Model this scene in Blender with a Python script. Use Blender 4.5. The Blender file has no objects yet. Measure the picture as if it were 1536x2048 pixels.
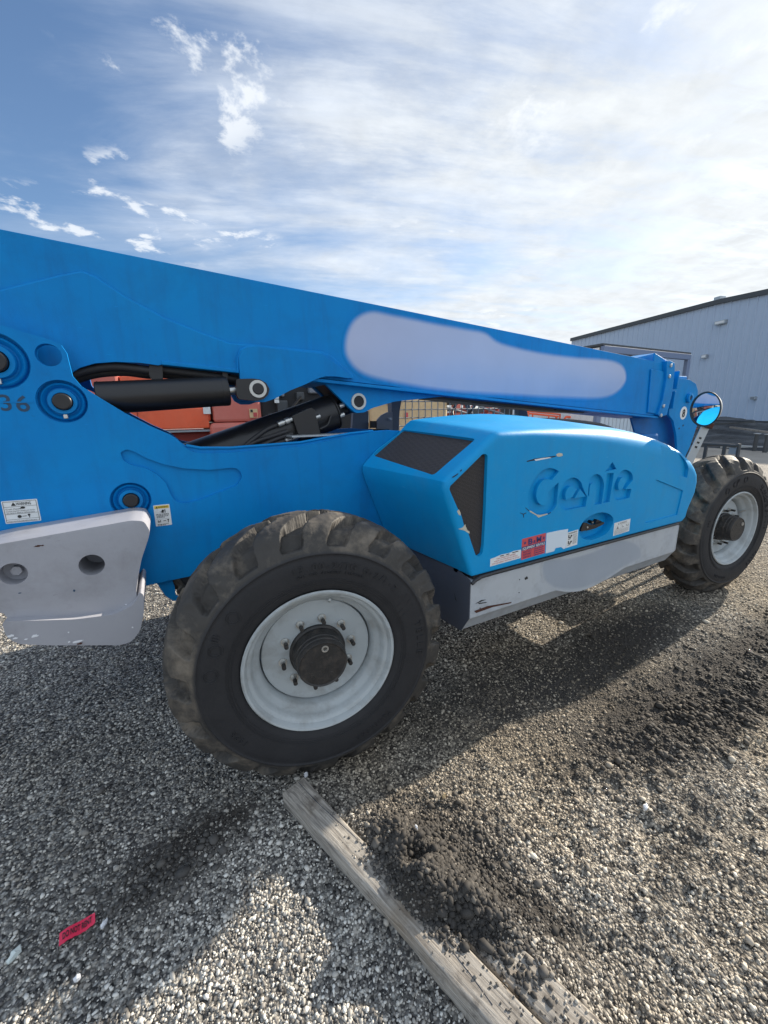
import bpy, bmesh, math, random
import numpy as np
from math import radians as R, sin, cos, pi, sqrt
from mathutils import Vector, Matrix
from mathutils.geometry import tessellate_polygon
random.seed(7); rng = np.random.default_rng(7)
scene = bpy.context.scene
col = scene.collection

# ---------------------------------------------------------------- camera
cam_data = bpy.data.cameras.new('camera'); cam = bpy.data.objects.new('camera', cam_data); col.objects.link(cam)
F_PX, PITCH, ROLL, AZ = 794.641, 0.240167, -0.019218, 0.498988
CAM = Vector((-0.4858, -1.4840, 1.6662))
fwd = Vector((sin(AZ)*cos(PITCH), cos(AZ)*cos(PITCH), -sin(PITCH)))
rt = Vector((cos(AZ), -sin(AZ), 0)); up = rt.cross(fwd)
r2 = rt*cos(ROLL)+up*sin(ROLL); u2 = -rt*sin(ROLL)+up*cos(ROLL)
M = Matrix((r2, u2, -fwd)).transposed().to_4x4(); M.translation = CAM
cam.matrix_world = M
cam_data.sensor_fit = 'HORIZONTAL'; cam_data.sensor_width = 36; cam_data.lens = F_PX/1536*36
cam_data.clip_start = .05; cam_data.clip_end = 2000
scene.camera = cam
scene.render.resolution_x, scene.render.resolution_y = 768, 1024

# ---------------------------------------------------------------- sun, sky, exposure
SUN_AZ, SUN_EL = R(85), R(24)
sun_dir = Vector((sin(SUN_AZ)*cos(SUN_EL), cos(SUN_AZ)*cos(SUN_EL), sin(SUN_EL)))
sl = bpy.data.lights.new('sun', 'SUN'); sl.energy = 5.0; sl.angle = R(.6); sl.color = (1, .90, .75)
so = bpy.data.objects.new('sun', sl); col.objects.link(so); so.rotation_euler = sun_dir.to_track_quat('Z', 'Y').to_euler()
so.location = (20, 0, 20)
scene.view_settings.view_transform = 'Standard'; scene.view_settings.look = 'None'
scene.view_settings.exposure = 0.8; scene.view_settings.gamma = 1; scene.view_settings.use_curve_mapping = False

class NT:
    """small helper for node trees"""
    def __init__(s, nt): s.nt = nt; nt.nodes.clear()
    def n(s, t, **k):
        nd = s.nt.nodes.new(t)
        for a, b in k.items():
            if a.startswith('i_'): s.set(nd.inputs[a[2:].replace('_', ' ')], b)
            elif a.startswith('x'): s.set(nd.inputs[int(a[1:])], b)
            else: setattr(nd, a, b)
        return nd
    def set(s, sock, v):
        if isinstance(v, bpy.types.NodeSocket): s.nt.links.new(v, sock)
        elif isinstance(v, bpy.types.Node): s.nt.links.new(v.outputs[0], sock)
        else:
            try: sock.default_value = v
            except Exception: sock.default_value = (*v, 1)
    def m(s, op, a, b=0.0, c=None, clamp=False):
        k = dict(operation=op, use_clamp=clamp, x0=a, x1=b)
        if c is not None: k['x2'] = c
        return s.n('ShaderNodeMath', **k)
    def ramp(s, fac, stops, interp='LINEAR'):
        r = s.n('ShaderNodeValToRGB', x0=fac); e = r.color_ramp; e.interpolation = interp
        while len(e.elements) < len(stops): e.elements.new(.5)
        for el, (p, c) in zip(e.elements, stops):
            el.position = p; el.color = (c, c, c, 1) if isinstance(c, (int, float)) else (*c, 1)
        return r
    def mix(s, fac, a, b, bt='MIX'):
        r = s.n('ShaderNodeMix', data_type='RGBA', blend_type=bt)
        s.set(r.inputs[0], fac)
        for i, v in ((6, a), (7, b)):
            s.set(r.inputs[i], v if not isinstance(v, tuple) else (*v, 1))
        return r.outputs[2]
    def noise(s, vec, scale, detail=4, rough=.55, dist=0, typ=None):
        r = s.n('ShaderNodeTexNoise', i_Scale=scale, i_Detail=detail, i_Roughness=rough, i_Distortion=dist)
        if vec is not None: s.set(r.inputs['Vector'], vec)
        return r.outputs[0]

w = bpy.data.worlds.new('World'); scene.world = w; w.use_nodes = True
N = NT(w.node_tree)
sky = N.n('ShaderNodeTexSky', sky_type='NISHITA', sun_disc=False, sun_elevation=SUN_EL, sun_rotation=SUN_AZ, altitude=50, air_density=1.0, dust_density=1.2, ozone_density=1.6)
tc = N.n('ShaderNodeTexCoord')
sep = N.n('ShaderNodeSeparateXYZ', x0=tc.outputs['Generated'])
zz = N.m('ADD', N.m('MAXIMUM', sep.outputs[2], 0.0), .10)
px_, py_ = N.m('DIVIDE', sep.outputs[0], zz), N.m('DIVIDE', sep.outputs[1], zz)
pl_ = N.n('ShaderNodeCombineXYZ', x0=px_, x1=py_, x2=0.0)
st = N.n('ShaderNodeMapping', vector_type='TEXTURE', x0=pl_, i_Rotation=(0, 0, R(-20)), i_Scale=(2.4, .75, 1))
n1 = N.noise(st, 1.5, 9, .62, .5)
n2 = N.noise(pl_, .75, 5, .5, .3)
n3 = N.noise(pl_, 6.5, 7, .6, .3)
sd = N.n('ShaderNodeVectorMath', operation='DOT_PRODUCT', x0=tc.outputs['Generated'], x1=tuple(Vector((sin(R(66))*cos(R(16)), cos(R(66))*cos(R(16)), sin(R(16))))))
sunny = N.n('ShaderNodeMapRange', x0=sd.outputs['Value'], x1=.25, x2=1.0, x3=0.0, x4=1.0)
cov = N.m('ADD', N.m('MULTIPLY', n1, .62), N.m('MULTIPLY', n2, .55))
cov = N.m('ADD', cov, N.m('MULTIPLY', sunny, .40))
bk = N.n('ShaderNodeVectorMath', operation='DOT_PRODUCT', x0=tc.outputs['Generated'], x1=(-.40, -.86, .32))
behind = N.n('ShaderNodeMapRange', interpolation_type='SMOOTHSTEP', x0=bk.outputs['Value'], x1=-.15, x2=.75)  # extra bright cloud added out of view behind the camera, lifts shaded sides
cov = N.m('ADD', cov, N.m('MULTIPLY', behind, .42))
lowz = N.n('ShaderNodeMapRange', x0=sep.outputs[2], x1=0.0, x2=.35, x3=.06, x4=0.0)
cov = N.m('ADD', cov, lowz)
cirrus = N.n('ShaderNodeMapRange', interpolation_type='SMOOTHSTEP', x0=cov, x1=.63, x2=.97, x3=.0, x4=1.0)
n4 = N.noise(st, 2.6, 9, .66, .15)
tex = N.m('ADD', .50, N.m('ADD', N.m('MULTIPLY', n3, .42), N.m('MULTIPLY', n4, .58)))
ccol = N.mix(sunny, (3.3, 3.75, 4.5), (4.15, 4.35, 4.5))
ccol = N.mix(behind, ccol, (4.5, 5.1, 5.8))
ccol = N.mix(1.0, ccol, N.n('ShaderNodeCombineColor', x0=tex, x1=tex, x2=tex), 'MULTIPLY')
skyc = N.mix(1.0, sky.outputs[0], (.70, .79, .88), 'MULTIPLY')
wisp = N.n('ShaderNodeMapRange', interpolation_type='SMOOTHSTEP', x0=n4, x1=.34, x2=.56, x3=.62, x4=1.0)
mixed = N.mix(N.m('MULTIPLY', cirrus, wisp), skyc, ccol)
# small separate puffs of cumulus
pv = N.n('ShaderNodeVectorMath', operation='ADD', x0=pl_, x1=(3.1, 1.7, 0))
p1 = N.noise(pv, 4.2, 8, .6, .2); p2 = N.noise(pv, 1.1, 2, .5)
pm = N.m('MULTIPLY', N.n('ShaderNodeMapRange', interpolation_type='SMOOTHSTEP', x0=p1, x1=.55, x2=.64), N.n('ShaderNodeMapRange', interpolation_type='SMOOTHSTEP', x0=p2, x1=.50, x2=.60))
mixed = N.mix(N.m('MULTIPLY', pm, .75), mixed, (4.9, 5.1, 5.3))
bg = N.n('ShaderNodeBackground', i_Strength=.12); N.set(bg.inputs['Color'], mixed)
out = N.n('ShaderNodeOutputWorld', i_Surface=bg)

# ---------------------------------------------------------------- materials
def mat(name, base, rough=.5, metal=0.0, var=.12, vscale=3, fade=None, fadefac=.0, bump=.0, bscale=60, dirt=None, dirtfac=0.0, dirtscale=2.5, scratch=None, coat=0.0, spec=.5, streak=0, streakcol=(.1, .2, .3)):
    """painted / rubber / metal surface: base colour with mottling, a fade colour, dirt patches and scratches"""
    m = bpy.data.materials.new(name); m.use_nodes = True; n = NT(m.node_tree)
    tc = n.n('ShaderNodeTexCoord').outputs['Object']
    a = n.noise(tc, vscale, 6, .6)
    c = n.mix(a, tuple(max(0, b*(1-var)) for b in base), tuple(b*(1+var) for b in base))
    if fade:
        f = n.n('ShaderNodeMapRange', x0=n.noise(tc, vscale*.45, 7, .65, .4), x1=.35, x2=.75, x3=0.0, x4=fadefac)
        c = n.mix(f, c, fade)
    if dirt:
        d = n.n('ShaderNodeMapRange', x0=n.noise(tc, dirtscale, 9, .7, .2), x1=.48, x2=.74, x3=0.0, x4=dirtfac)
        c = n.mix(d, c, dirt)
    if streak:
        vv = n.n('ShaderNodeMapping', x0=tc, i_Scale=(9, 9, .9))
        s_ = n.n('ShaderNodeMapRange', x0=n.noise(vv, 1.6, 7, .65, .3), x1=.50, x2=.78, x3=0.0, x4=streak)
        c = n.mix(s_, c, streakcol)
        s2 = n.n('ShaderNodeMapRange', x0=n.noise(tc, 38, 3, .6), x1=.70, x2=.76, x3=0.0, x4=streak*.9)
        c = n.mix(s2, c, streakcol)
    if scratch:
        sv = n.n('ShaderNodeMapping', x0=tc, i_Rotation=(.2, .3, .1), i_Scale=(5, 5, 40))
        s = n.n('ShaderNodeMapRange', x0=n.noise(sv, 3.0, 4, .6), x1=.70, x2=.74, x3=0.0, x4=.6)
        c = n.mix(s, c, scratch)
    rr = n.n('ShaderNodeMapRange', x0=a, x1=.3, x2=.7, x3=max(.03, rough-.08), x4=min(1, rough+.1))
    b = n.n('ShaderNodeBsdfPrincipled', i_Metallic=metal, i_Roughness=rr)
    b.inputs['Specular IOR Level'].default_value = spec
    b.inputs['Coat Weight'].default_value = coat; b.inputs['Coat Roughness'].default_value = .25
    n.set(b.inputs['Base Color'], c)
    if bump:
        n.set(b.inputs['Normal'], n.n('ShaderNodeBump', i_Strength=min(1, bump), i_Distance=.004, i_Height=n.noise(tc, bscale, 5, .6)))
    n.n('ShaderNodeOutputMaterial', i_Surface=b)
    return m

MT = {}
MT['blue'] = mat('faded_blue_steel_paint', (.001, .205, .56), .5, var=.09, fade=(.004, .29, .62), fadefac=.5, bump=.12, bscale=160, dirt=(.01, .11, .28), dirtfac=.35, dirtscale=3.5, scratch=(.01, .3, .72), spec=.16, streak=.45, streakcol=(.01, .13, .36))
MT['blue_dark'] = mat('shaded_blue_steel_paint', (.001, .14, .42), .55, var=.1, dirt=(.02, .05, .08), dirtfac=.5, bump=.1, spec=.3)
MT['hood'] = mat('faded_blue_fibreglass', (.0015, .275, .61), .5, var=.06, fade=(.012, .35, .67), fadefac=.55, bump=.15, bscale=45, dirt=(.05, .27, .48), dirtfac=.3, dirtscale=5, scratch=(.10, .42, .72), spec=.22, streak=.35, streakcol=(.02, .21, .48))
MT['raw_glass'] = mat('torn_fibreglass', (.55, .52, .42), .9, var=.3, vscale=120, bump=.8, bscale=300)
MT['crack'] = mat('dark_crack', (.02, .03, .05), .9)
MT['grey'] = mat('dull_grey_cast_paint', (.33, .335, .37), .5, var=.06, fade=(.41, .41, .44), fadefac=.5, bump=.25, bscale=30, dirt=(.16, .15, .15), dirtfac=.4, dirtscale=5, scratch=(.2, .2, .22))
MT['chip'] = mat('chipped_white_primer', (.72, .73, .76), .7, var=.1, vscale=80)
MT['rust'] = mat('dark_rust', (.07, .025, .015), .9, var=.5, vscale=60)
MT['skirt'] = mat('scuffed_grey_plate', (.44, .48, .53), .42, metal=.15, var=.12, vscale=6, fade=(.55, .58, .6), fadefac=.6, dirt=(.18, .18, .18), dirtfac=.5, dirtscale=6, bump=.2, bscale=25, scratch=(.13, .13, .14))
MT['skirt_dark'] = mat('dark_fender_plate', (.075, .085, .11), .6, var=.15, dirt=(.1, .09, .08), dirtfac=.4)
MT['rubber'] = mat('dusty_black_rubber', (.026, .026, .029), .72, var=.25, vscale=8, fade=(.045, .042, .042), fadefac=.6, bump=.2, bscale=90, dirt=(.075, .065, .055), dirtfac=.35, dirtscale=4, spec=.3)
MT['black'] = mat('satin_black_paint', (.012, .012, .014), .38, var=.2, dirt=(.05, .045, .04), dirtfac=.2, bump=.05)
MT['seal'] = mat('black_rubber_seal', (.03, .03, .033), .55)
MT['rim'] = mat('pale_grey_wheel_paint', (.38, .415, .43), .45, var=.06, fade=(.46, .49, .50), fadefac=.5, dirt=(.16, .145, .12), dirtfac=.6, dirtscale=7, bump=.12, bscale=50)
MT['hub'] = mat('greasy_black_hub', (.022, .021, .021), .5, var=.5, vscale=30, dirt=(.09, .07, .055), dirtfac=.6, dirtscale=25, bump=.5, bscale=120)
MT['zinc'] = mat('zinc_plated_steel', (.55, .55, .53), .35, metal=.9, var=.2, vscale=50)
MT['galv'] = mat('galvanised_steel', (.42, .45, .47), .45, metal=.5, var=.2, vscale=12, dirt=(.2, .2, .2), dirtfac=.3)
MT['ring'] = mat('silver_bearing_ring', (.55, .55, .52), .45, metal=.4, var=.2, vscale=60)
MT['white'] = mat('white_vinyl', (.72, .74, .74), .5, var=.05, dirt=(.45, .45, .42), dirtfac=.4, dirtscale=20)
MT['pale'] = mat('sun_bleached_vinyl', (.62, .70, .78), .5, var=.05)
MT['yellow'] = mat('yellow_vinyl', (.75, .52, .05), .5)
MT['red'] = mat('faded_red_vinyl', (.58, .08, .09), .5, var=.15, vscale=30)
MT['navy'] = mat('navy_print', (.03, .04, .16), .6)
MT['ink'] = mat('black_print', (.02, .02, .02), .6)
MT['redink'] = mat('red_print', (.5, .08, .08), .6)
MT['greyink'] = mat('grey_print', (.25, .25, .26), .6)
MT['stencil'] = mat('worn_stencil_ink', (.02, .06, .12), .7, var=.3, vscale=60)
MT['whiteink'] = mat('white_print', (.75, .75, .75), .6)
MT['orange'] = mat('sun_faded_orange_paint', (.82, .105, .03), .5, var=.15, fade=(.82, .22, .12), fadefac=.6, dirt=(.2, .06, .03), dirtfac=.4)
MT['pinkred'] = mat('chalky_red_paint', (.55, .12, .09), .6, var=.1, fade=(.62, .24, .19), fadefac=.7)
MT['darkred'] = mat('deep_red_paint', (.2, .02, .012), .6)
MT['tan'] = mat('tan_panel_paint', (.62, .46, .26), .6, var=.1, dirt=(.3, .2, .12), dirtfac=.4)
MT['cabgrey'] = mat('slate_grey_paint', (.10, .13, .17), .5, var=.1, dirt=(.2, .2, .2), dirtfac=.3)
MT['midgrey'] = mat('machine_grey_paint', (.2, .22, .25), .5, var=.1)
MT['hose'] = mat('pale_hose_rubber', (.55, .52, .42), .6, var=.2, vscale=20)
MT['mirror'] = mat('mirror_glass', (.9, .9, .92), .03, metal=1.0, var=0.0)
MT['mirror'].node_tree.nodes['Principled BSDF'].inputs['Roughness'].default_value = .02
for l in list(MT['mirror'].node_tree.nodes['Principled BSDF'].inputs['Roughness'].links): MT['mirror'].node_tree.links.remove(l)
MT['wall'] = mat('pale_blue_grey_sheet_metal', (.42, .50, .62), .5, var=.04, vscale=.4, dirt=(.34, .42, .52), dirtfac=.25, dirtscale=.8)
MT['walldark'] = mat('dark_bronze_trim', (.06, .065, .07), .5)
MT['frametrim'] = mat('slate_blue_trim', (.16, .21, .33), .5, var=.08)
MT['concrete'] = mat('weathered_dark_concrete', (.10, .105, .105), .9, var=.3, vscale=1.2, dirt=(.035, .035, .035), dirtfac=.7, dirtscale=.9, bump=.5, bscale=6)
MT['paper'] = mat('crumpled_pale_litter', (.6, .66, .64), .6, var=.1)
MT['tape'] = mat('red_flagging_tape', (.78, .035, .09), .45, var=.06)
MT['darkbox'] = mat('shadowy_machine_black', (.02, .02, .022), .7, var=.4)

def grille_mat():
    m = bpy.data.materials.new('black_mesh_grille'); m.use_nodes = True; n = NT(m.node_tree)
    tc = n.n('ShaderNodeTexCoord').outputs['Object']
    v = n.n('ShaderNodeTexVoronoi', feature='F1', i_Scale=150.0, i_Randomness=.15, x0=tc)
    c = n.ramp(v.outputs['Distance'], [(.28, (.004, .004, .004)), (.42, (.055, .046, .044))])
    b = n.n('ShaderNodeBsdfPrincipled', i_Roughness=.7); n.set(b.inputs['Base Color'], c)
    n.set(b.inputs['Normal'], n.n('ShaderNodeBump', i_Strength=.8, i_Distance=.003, i_Height=v.outputs['Distance']))
    n.n('ShaderNodeOutputMaterial', i_Surface=b); return m
MT['grille'] = grille_mat()

def tread_mat():
    """rubber, dusty tan where the tread has scrubbed over gravel"""
    m = bpy.data.materials.new('worn_tyre_rubber'); m.use_nodes = True; n = NT(m.node_tree)
    tc = n.n('ShaderNodeTexCoord').outputs['Object']
    s = n.n('ShaderNodeSeparateXYZ', x0=tc)
    r = n.m('SQRT', n.m('ADD', n.m('MULTIPLY', s.outputs[0], s.outputs[0]), n.m('MULTIPLY', s.outputs[2], s.outputs[2])))
    a = n.noise(tc, 9, 7, .65)
    side = n.mix(a, (.014, .0145, .017), (.030, .030, .033))
    tread = n.mix(a, (.028, .027, .026), (.070, .064, .058))
    tread = n.mix(n.n('ShaderNodeMapRange', x0=n.noise(tc, 5, 8, .7), x1=.48, x2=.70, x3=0.0, x4=.8), tread, (.22, .185, .145))
    k = n.n('ShaderNodeMapRange', interpolation_type='SMOOTHSTEP', x0=r, x1=.500, x2=.520)
    c = n.mix(k, side, tread)
    b = n.n('ShaderNodeBsdfPrincipled', i_Roughness=.66); n.set(b.inputs['Base Color'], c)
    b.inputs['Specular IOR Level'].default_value = .35
    h = n.m('ADD', n.noise(tc, 55, 6, .65), n.m('MULTIPLY', n.noise(tc, 14, 3, .5), 1.5))
    n.set(b.inputs['Normal'], n.n('ShaderNodeBump', i_Strength=.35, i_Distance=.005, i_Height=h))
    n.n('ShaderNodeOutputMaterial', i_Surface=b); return m
MT['tread'] = tread_mat()

def wood_mat():
    m = bpy.data.materials.new('weathered_timber'); m.use_nodes = True; n = NT(m.node_tree)
    tc = n.n('ShaderNodeTexCoord').outputs['Object']
    g = n.n('ShaderNodeMapping', vector_type='TEXTURE', x0=tc, i_Rotation=(0, 0, R(17.7)), i_Scale=(.036, .6, .036))
    a = n.noise(g, 4.0, 8, .65, .6); b2 = n.noise(tc, 5, 5, .6)
    c = n.ramp(a, [(.28, (.07, .062, .056)), (.45, (.26, .235, .205)), (.62, (.43, .395, .345)), (.8, (.56, .525, .47))])
    c = n.mix(n.n('ShaderNodeMapRange', x0=b2, x1=.5, x2=.75, x3=0.0, x4=.6), c.outputs[0], (.20, .14, .08))
    c = n.mix(n.n('ShaderNodeMapRange', x0=n.noise(tc, 11, 8, .7), x1=.52, x2=.66, x3=0.0, x4=.65), c, (.06, .05, .042))
    st = n.n('ShaderNodeMapRange', x0=n.noise(g, 9.0, 3, .5), x1=.68, x2=.72, x3=0.0, x4=.8)
    c = n.mix(st, c, (.05, .04, .035))
    b = n.n('ShaderNodeBsdfPrincipled', i_Roughness=.85); n.set(b.inputs['Base Color'], c)
    n.set(b.inputs['Normal'], n.n('ShaderNodeBump', i_Strength=.7, i_Distance=.004, i_Height=a))
    n.n('ShaderNodeOutputMaterial', i_Surface=b); return m
MT['wood'] = wood_mat()

def gravel_mat():
    m = bpy.data.materials.new('crushed_gravel_ground'); m.use_nodes = True; n = NT(m.node_tree)
    tc = n.n('ShaderNodeTexCoord').outputs['Object']
    dv = n.n('ShaderNodeVectorMath', operation='ADD', x0=tc, x1=n.n('ShaderNodeVectorMath', operation='SCALE', x0=n.n('ShaderNodeTexNoise', i_Scale=60.0, x0=tc).outputs[1], i_Scale=.01))
    v = n.n('ShaderNodeTexVoronoi', feature='F1', i_Scale=85.0, x0=dv)
    v2 = n.n('ShaderNodeTexVoronoi', feature='F1', i_Scale=38.0, x0=dv)
    rv = n.n('ShaderNodeSeparateColor', x0=v.outputs['Color'])
    c = n.ramp(rv.outputs[0], [(0, (.055, .053, .052)), (.3, (.17, .163, .155)), (.55, (.34, .325, .30)), (.8, (.56, .535, .48)), (1, (.70, .67, .61))])
    gap = n.ramp(v.outputs['Distance'], [(.25, 1.0), (.75, .35)])
    c = n.mix(1.0, c.outputs[0], gap.outputs[0], 'MULTIPLY')
    c = n.mix(n.m('MULTIPLY', n.n('ShaderNodeAttribute', attribute_name='tan').outputs['Fac'], .8, clamp=True), c, n.mix(1.0, c, (1.0, .88, .72), 'MULTIPLY'))
    big = n.noise(tc, 1.1, 7, .6, .3)
    at = n.n('ShaderNodeAttribute', attribute_name='dirt')  # real soil, and the painted shade below the machine
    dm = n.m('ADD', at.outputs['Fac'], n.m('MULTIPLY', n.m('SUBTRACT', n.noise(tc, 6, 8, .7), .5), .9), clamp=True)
    dirt_shade_col = n.mix(n.noise(tc, 45, 6, .7), (.016, .0145, .0135), (.085, .075, .065))
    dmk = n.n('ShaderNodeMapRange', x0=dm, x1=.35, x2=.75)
    c = n.mix(dmk, c, dirt_shade_col)
    c = n.mix(n.n('ShaderNodeMapRange', x0=big, x1=.42, x2=.72, x3=0.0, x4=.5), c, (.06, .056, .052))
    cd = n.n('ShaderNodeVectorMath', operation='LENGTH', x0=tc)
    far = n.n('ShaderNodeMapRange', x0=cd.outputs['Value'], x1=5.0, x2=16.0)
    fc = n.mix(n.noise(tc, .5, 9, .7), (.22, .20, .18), (.52, .48, .42))
    c = n.mix(far, c, fc)
    b = n.n('ShaderNodeBsdfPrincipled', i_Roughness=.92); n.set(b.inputs['Base Color'], c)
    b.inputs['Specular IOR Level'].default_value = .25
    h = n.m('ADD', n.m('MULTIPLY', v.outputs['Distance'], -1.0), n.m('ADD', n.m('MULTIPLY', v2.outputs['Distance'], -1.2), n.m('MULTIPLY', n.noise(tc, 25, 6, .7), 1.2)))
    n.set(b.inputs['Normal'], n.n('ShaderNodeBump', i_Strength=.9, i_Distance=.012, i_Height=h))
    n.n('ShaderNodeOutputMaterial', i_Surface=b); return m
MT['ground'] = gravel_mat()

def pebble_mat():
    m = bpy.data.materials.new('gravel_stones'); m.use_nodes = True; n = NT(m.node_tree)
    tc = n.n('ShaderNodeTexCoord').outputs['Object']
    at = n.n('ShaderNodeAttribute', attribute_name='tone')
    c = n.ramp(at.outputs['Fac'], [(0, (.025, .023, .022)), (.22, (.09, .083, .076)), (.40, (.24, .222, .198)), (.58, (.44, .41, .36)), (.78, (.64, .605, .54)), (1, (.82, .79, .72))])
    c = n.mix(.22, c.outputs[0], n.mix(n.noise(tc, 260, 4, .6), (.04, .04, .04), (.5, .47, .43)))
    # soil staining in wide patches
    st = n.n('ShaderNodeMapRange', x0=n.noise(tc, 1.6, 6, .6, .4), x1=.50, x2=.68, x3=0.0, x4=.5)
    c = n.mix(st, c, n.mix(1.0, c, (.62, .55, .46), 'MULTIPLY'))
    dk = n.n('ShaderNodeAttribute', attribute_name='soil')  # darkens stones in soil and where the machine's shade is painted
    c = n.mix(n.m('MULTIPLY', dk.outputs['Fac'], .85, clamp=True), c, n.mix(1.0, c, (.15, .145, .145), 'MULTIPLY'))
    c = n.mix(n.m('MULTIPLY', n.n('ShaderNodeAttribute', attribute_name='tan').outputs['Fac'], .8, clamp=True), c, n.mix(1.0, c, (1.0, .89, .74), 'MULTIPLY'))
    b = n.n('ShaderNodeBsdfPrincipled', i_Roughness=.8); n.set(b.inputs['Base Color'], c)
    n.n('ShaderNodeOutputMaterial', i_Surface=b); return m
MT['pebble'] = pebble_mat()
def mound_mat():
    m = bpy.data.materials.new('dark_spoil'); m.use_nodes = True; n = NT(m.node_tree)
    tc = n.n('ShaderNodeTexCoord').outputs['Object']
    g = n.n('ShaderNodeMapping', x0=tc, i_Scale=(1, 1, 5))
    c = n.ramp(n.noise(g, .9, 10, .7), [(.3, (.02, .024, .028)), (.5, (.06, .068, .078)), (.65, (.12, .13, .14)), (.8, (.22, .22, .21))])
    b = n.n('ShaderNodeBsdfPrincipled', i_Roughness=.95, x0=c)
    n.set(b.inputs['Normal'], n.n('ShaderNodeBump', i_Strength=1.0, i_Distance=.2, i_Height=n.noise(tc, 3, 8, .7)))
    n.n('ShaderNodeOutputMaterial', i_Surface=b); return m
MT['mound'] = mound_mat()

# ---------------------------------------------------------------- object helpers
def base_of(o):
    return Matrix.Translation(o['_b']) if '_b' in o else None
def thing(name, label, cat, loc=(0, 0, 0), group=None):
    o = bpy.data.objects.new(name, None); col.objects.link(o); o.location = loc; o.empty_display_size = .2
    o['label'] = label; o['category'] = cat
    if group: o['group'] = group
    return o
def tag(o, label, cat, group=None):
    o['label'] = label; o['category'] = cat
    if group: o['group'] = group
    return o
def link(name, me, m, parent=None, bevel=0, sharp=None, seg=2):
    me.materials.append(MT[m] if isinstance(m, str) else m)
    o = bpy.data.objects.new(name, me); col.objects.link(o)
    if parent is not None:
        o.parent = parent
        if parent.type == 'EMPTY': o.matrix_parent_inverse = Matrix.Translation(-Vector(parent.location))
    if sharp is not None:
        me.polygons.foreach_set('use_smooth', [True]*len(me.polygons)); me.set_sharp_from_angle(angle=R(sharp))
    if bevel:
        b = o.modifiers.new('bevel', 'BEVEL'); b.width = bevel; b.segments = seg; b.limit_method = 'ANGLE'; b.angle_limit = R(35)
    return o
class MB:
    def __init__(s): s.v = []; s.f = []
    def add(s, vs, fs):
        o = len(s.v); s.v += [tuple(v) for v in vs]; s.f += [tuple(i+o for i in f) for f in fs]; return s
    def box(s, a, b, M=None):
        x0, y0, z0 = a; x1, y1, z1 = b
        v = [(x, y, z) for z in (z0, z1) for y in (y0, y1) for x in (x0, x1)]
        if M is not None: v = [tuple(M @ Vector(p)) for p in v]
        return s.add(v, [(0, 2, 3, 1), (4, 5, 7, 6), (0, 1, 5, 4), (2, 6, 7, 3), (0, 4, 6, 2), (1, 3, 7, 5)])
    def cyl(s, p0, p1, r0, r1=None, n=24, cap=True):
        r1 = r0 if r1 is None else r1
        p0, p1 = Vector(p0), Vector(p1); d = (p1-p0).normalized()
        a = d.orthogonal().normalized(); b = d.cross(a)
        v = [];
        for p, r in ((p0, r0), (p1, r1)):
            v += [p+(a*cos(2*pi*i/n)+b*sin(2*pi*i/n))*r for i in range(n)]
        f = [(i, (i+1) % n, n+(i+1) % n, n+i) for i in range(n)]
        if cap: f += [tuple(range(n))[::-1], tuple(range(n, 2*n))]
        return s.add(v, f)
    def tube(s, pts, r, n=10, sub=6):
        P = [Vector(p) for p in pts]
        if sub > 1 and len(P) > 2:      # catmull rom
            Q = [P[0]*2-P[1]]+P+[P[-1]*2-P[-2]]; out = []
            for i in range(1, len(Q)-2):
                for k in range(sub):
                    t = k/sub; a, b, c, d = Q[i-1], Q[i], Q[i+1], Q[i+2]
                    out.append(.5*((2*b)+(c-a)*t+(2*a-5*b+4*c-d)*t*t+(3*b-a-3*c+d)*t**3))
            out.append(P[-1]); P = out
        v = []; a = None
        for i, p in enumerate(P):
            d = (P[min(i+1, len(P)-1)]-P[max(i-1, 0)]).normalized()
            a = d.orthogonal().normalized() if a is None else (a-d*a.dot(d)).normalized()
            b = d.cross(a); v += [p+(a*cos(2*pi*j/n)+b*sin(2*pi*j/n))*r for j in range(n)]
        f = [(i*n+j, i*n+(j+1) % n, (i+1)*n+(j+1) % n, (i+1)*n+j) for i in range(len(P)-1) for j in range(n)]
        f += [tuple(range(n))[::-1], tuple(range((len(P)-1)*n, len(P)*n))]
        return s.add(v, f)
    def ext(s, poly, t0, t1, holes=(), fr=None):
        """extrude a 2D polygon (with holes) between depths t0 and t1. fr=(origin,u,v,n); default: XZ plane, depth along +Y"""
        o, u, v_, n_ = fr if fr else (Vector((0, 0, 0)), Vector((1, 0, 0)), Vector((0, 0, 1)), Vector((0, 1, 0)))
        loops = [[Vector((a, b, 0)) for a, b in l] for l in [poly, *holes]]
        tris = tessellate_polygon(loops); flat = [p for l in loops for p in l]; k = len(flat)
        v = [o+u*p.x+v_*p.y+n_*t0 for p in flat]+[o+u*p.x+v_*p.y+n_*t1 for p in flat]
        f = [tuple(t) for t in tris]+[tuple(i+k for i in t[::-1]) for t in tris]
        b = 0
        for l in loops:
            m = len(l); f += [(b+i, b+(i+1) % m, k+b+(i+1) % m, k+b+i) for i in range(m)]; b += m
        return s.add(v, f)
    def lathe(s, prof, n=48, c=(0, 0, 0), close=False):
        """profile of (radius, y) turned about the Y axis"""
        m = len(prof); v = [(c[0]+r*cos(2*pi*i/n), c[1]+y, c[2]+r*sin(2*pi*i/n)) for i in range(n) for r, y in prof]
        f = [(i*m+j, ((i+1) % n)*m+j, ((i+1) % n)*m+j+1, i*m+j+1) for i in range(n) for j in range(m-1)]
        if close: f += [(i*m+m-1, ((i+1) % n)*m+m-1, ((i+1) % n)*m, i*m) for i in range(n)]
        return s.add(v, f)
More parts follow.
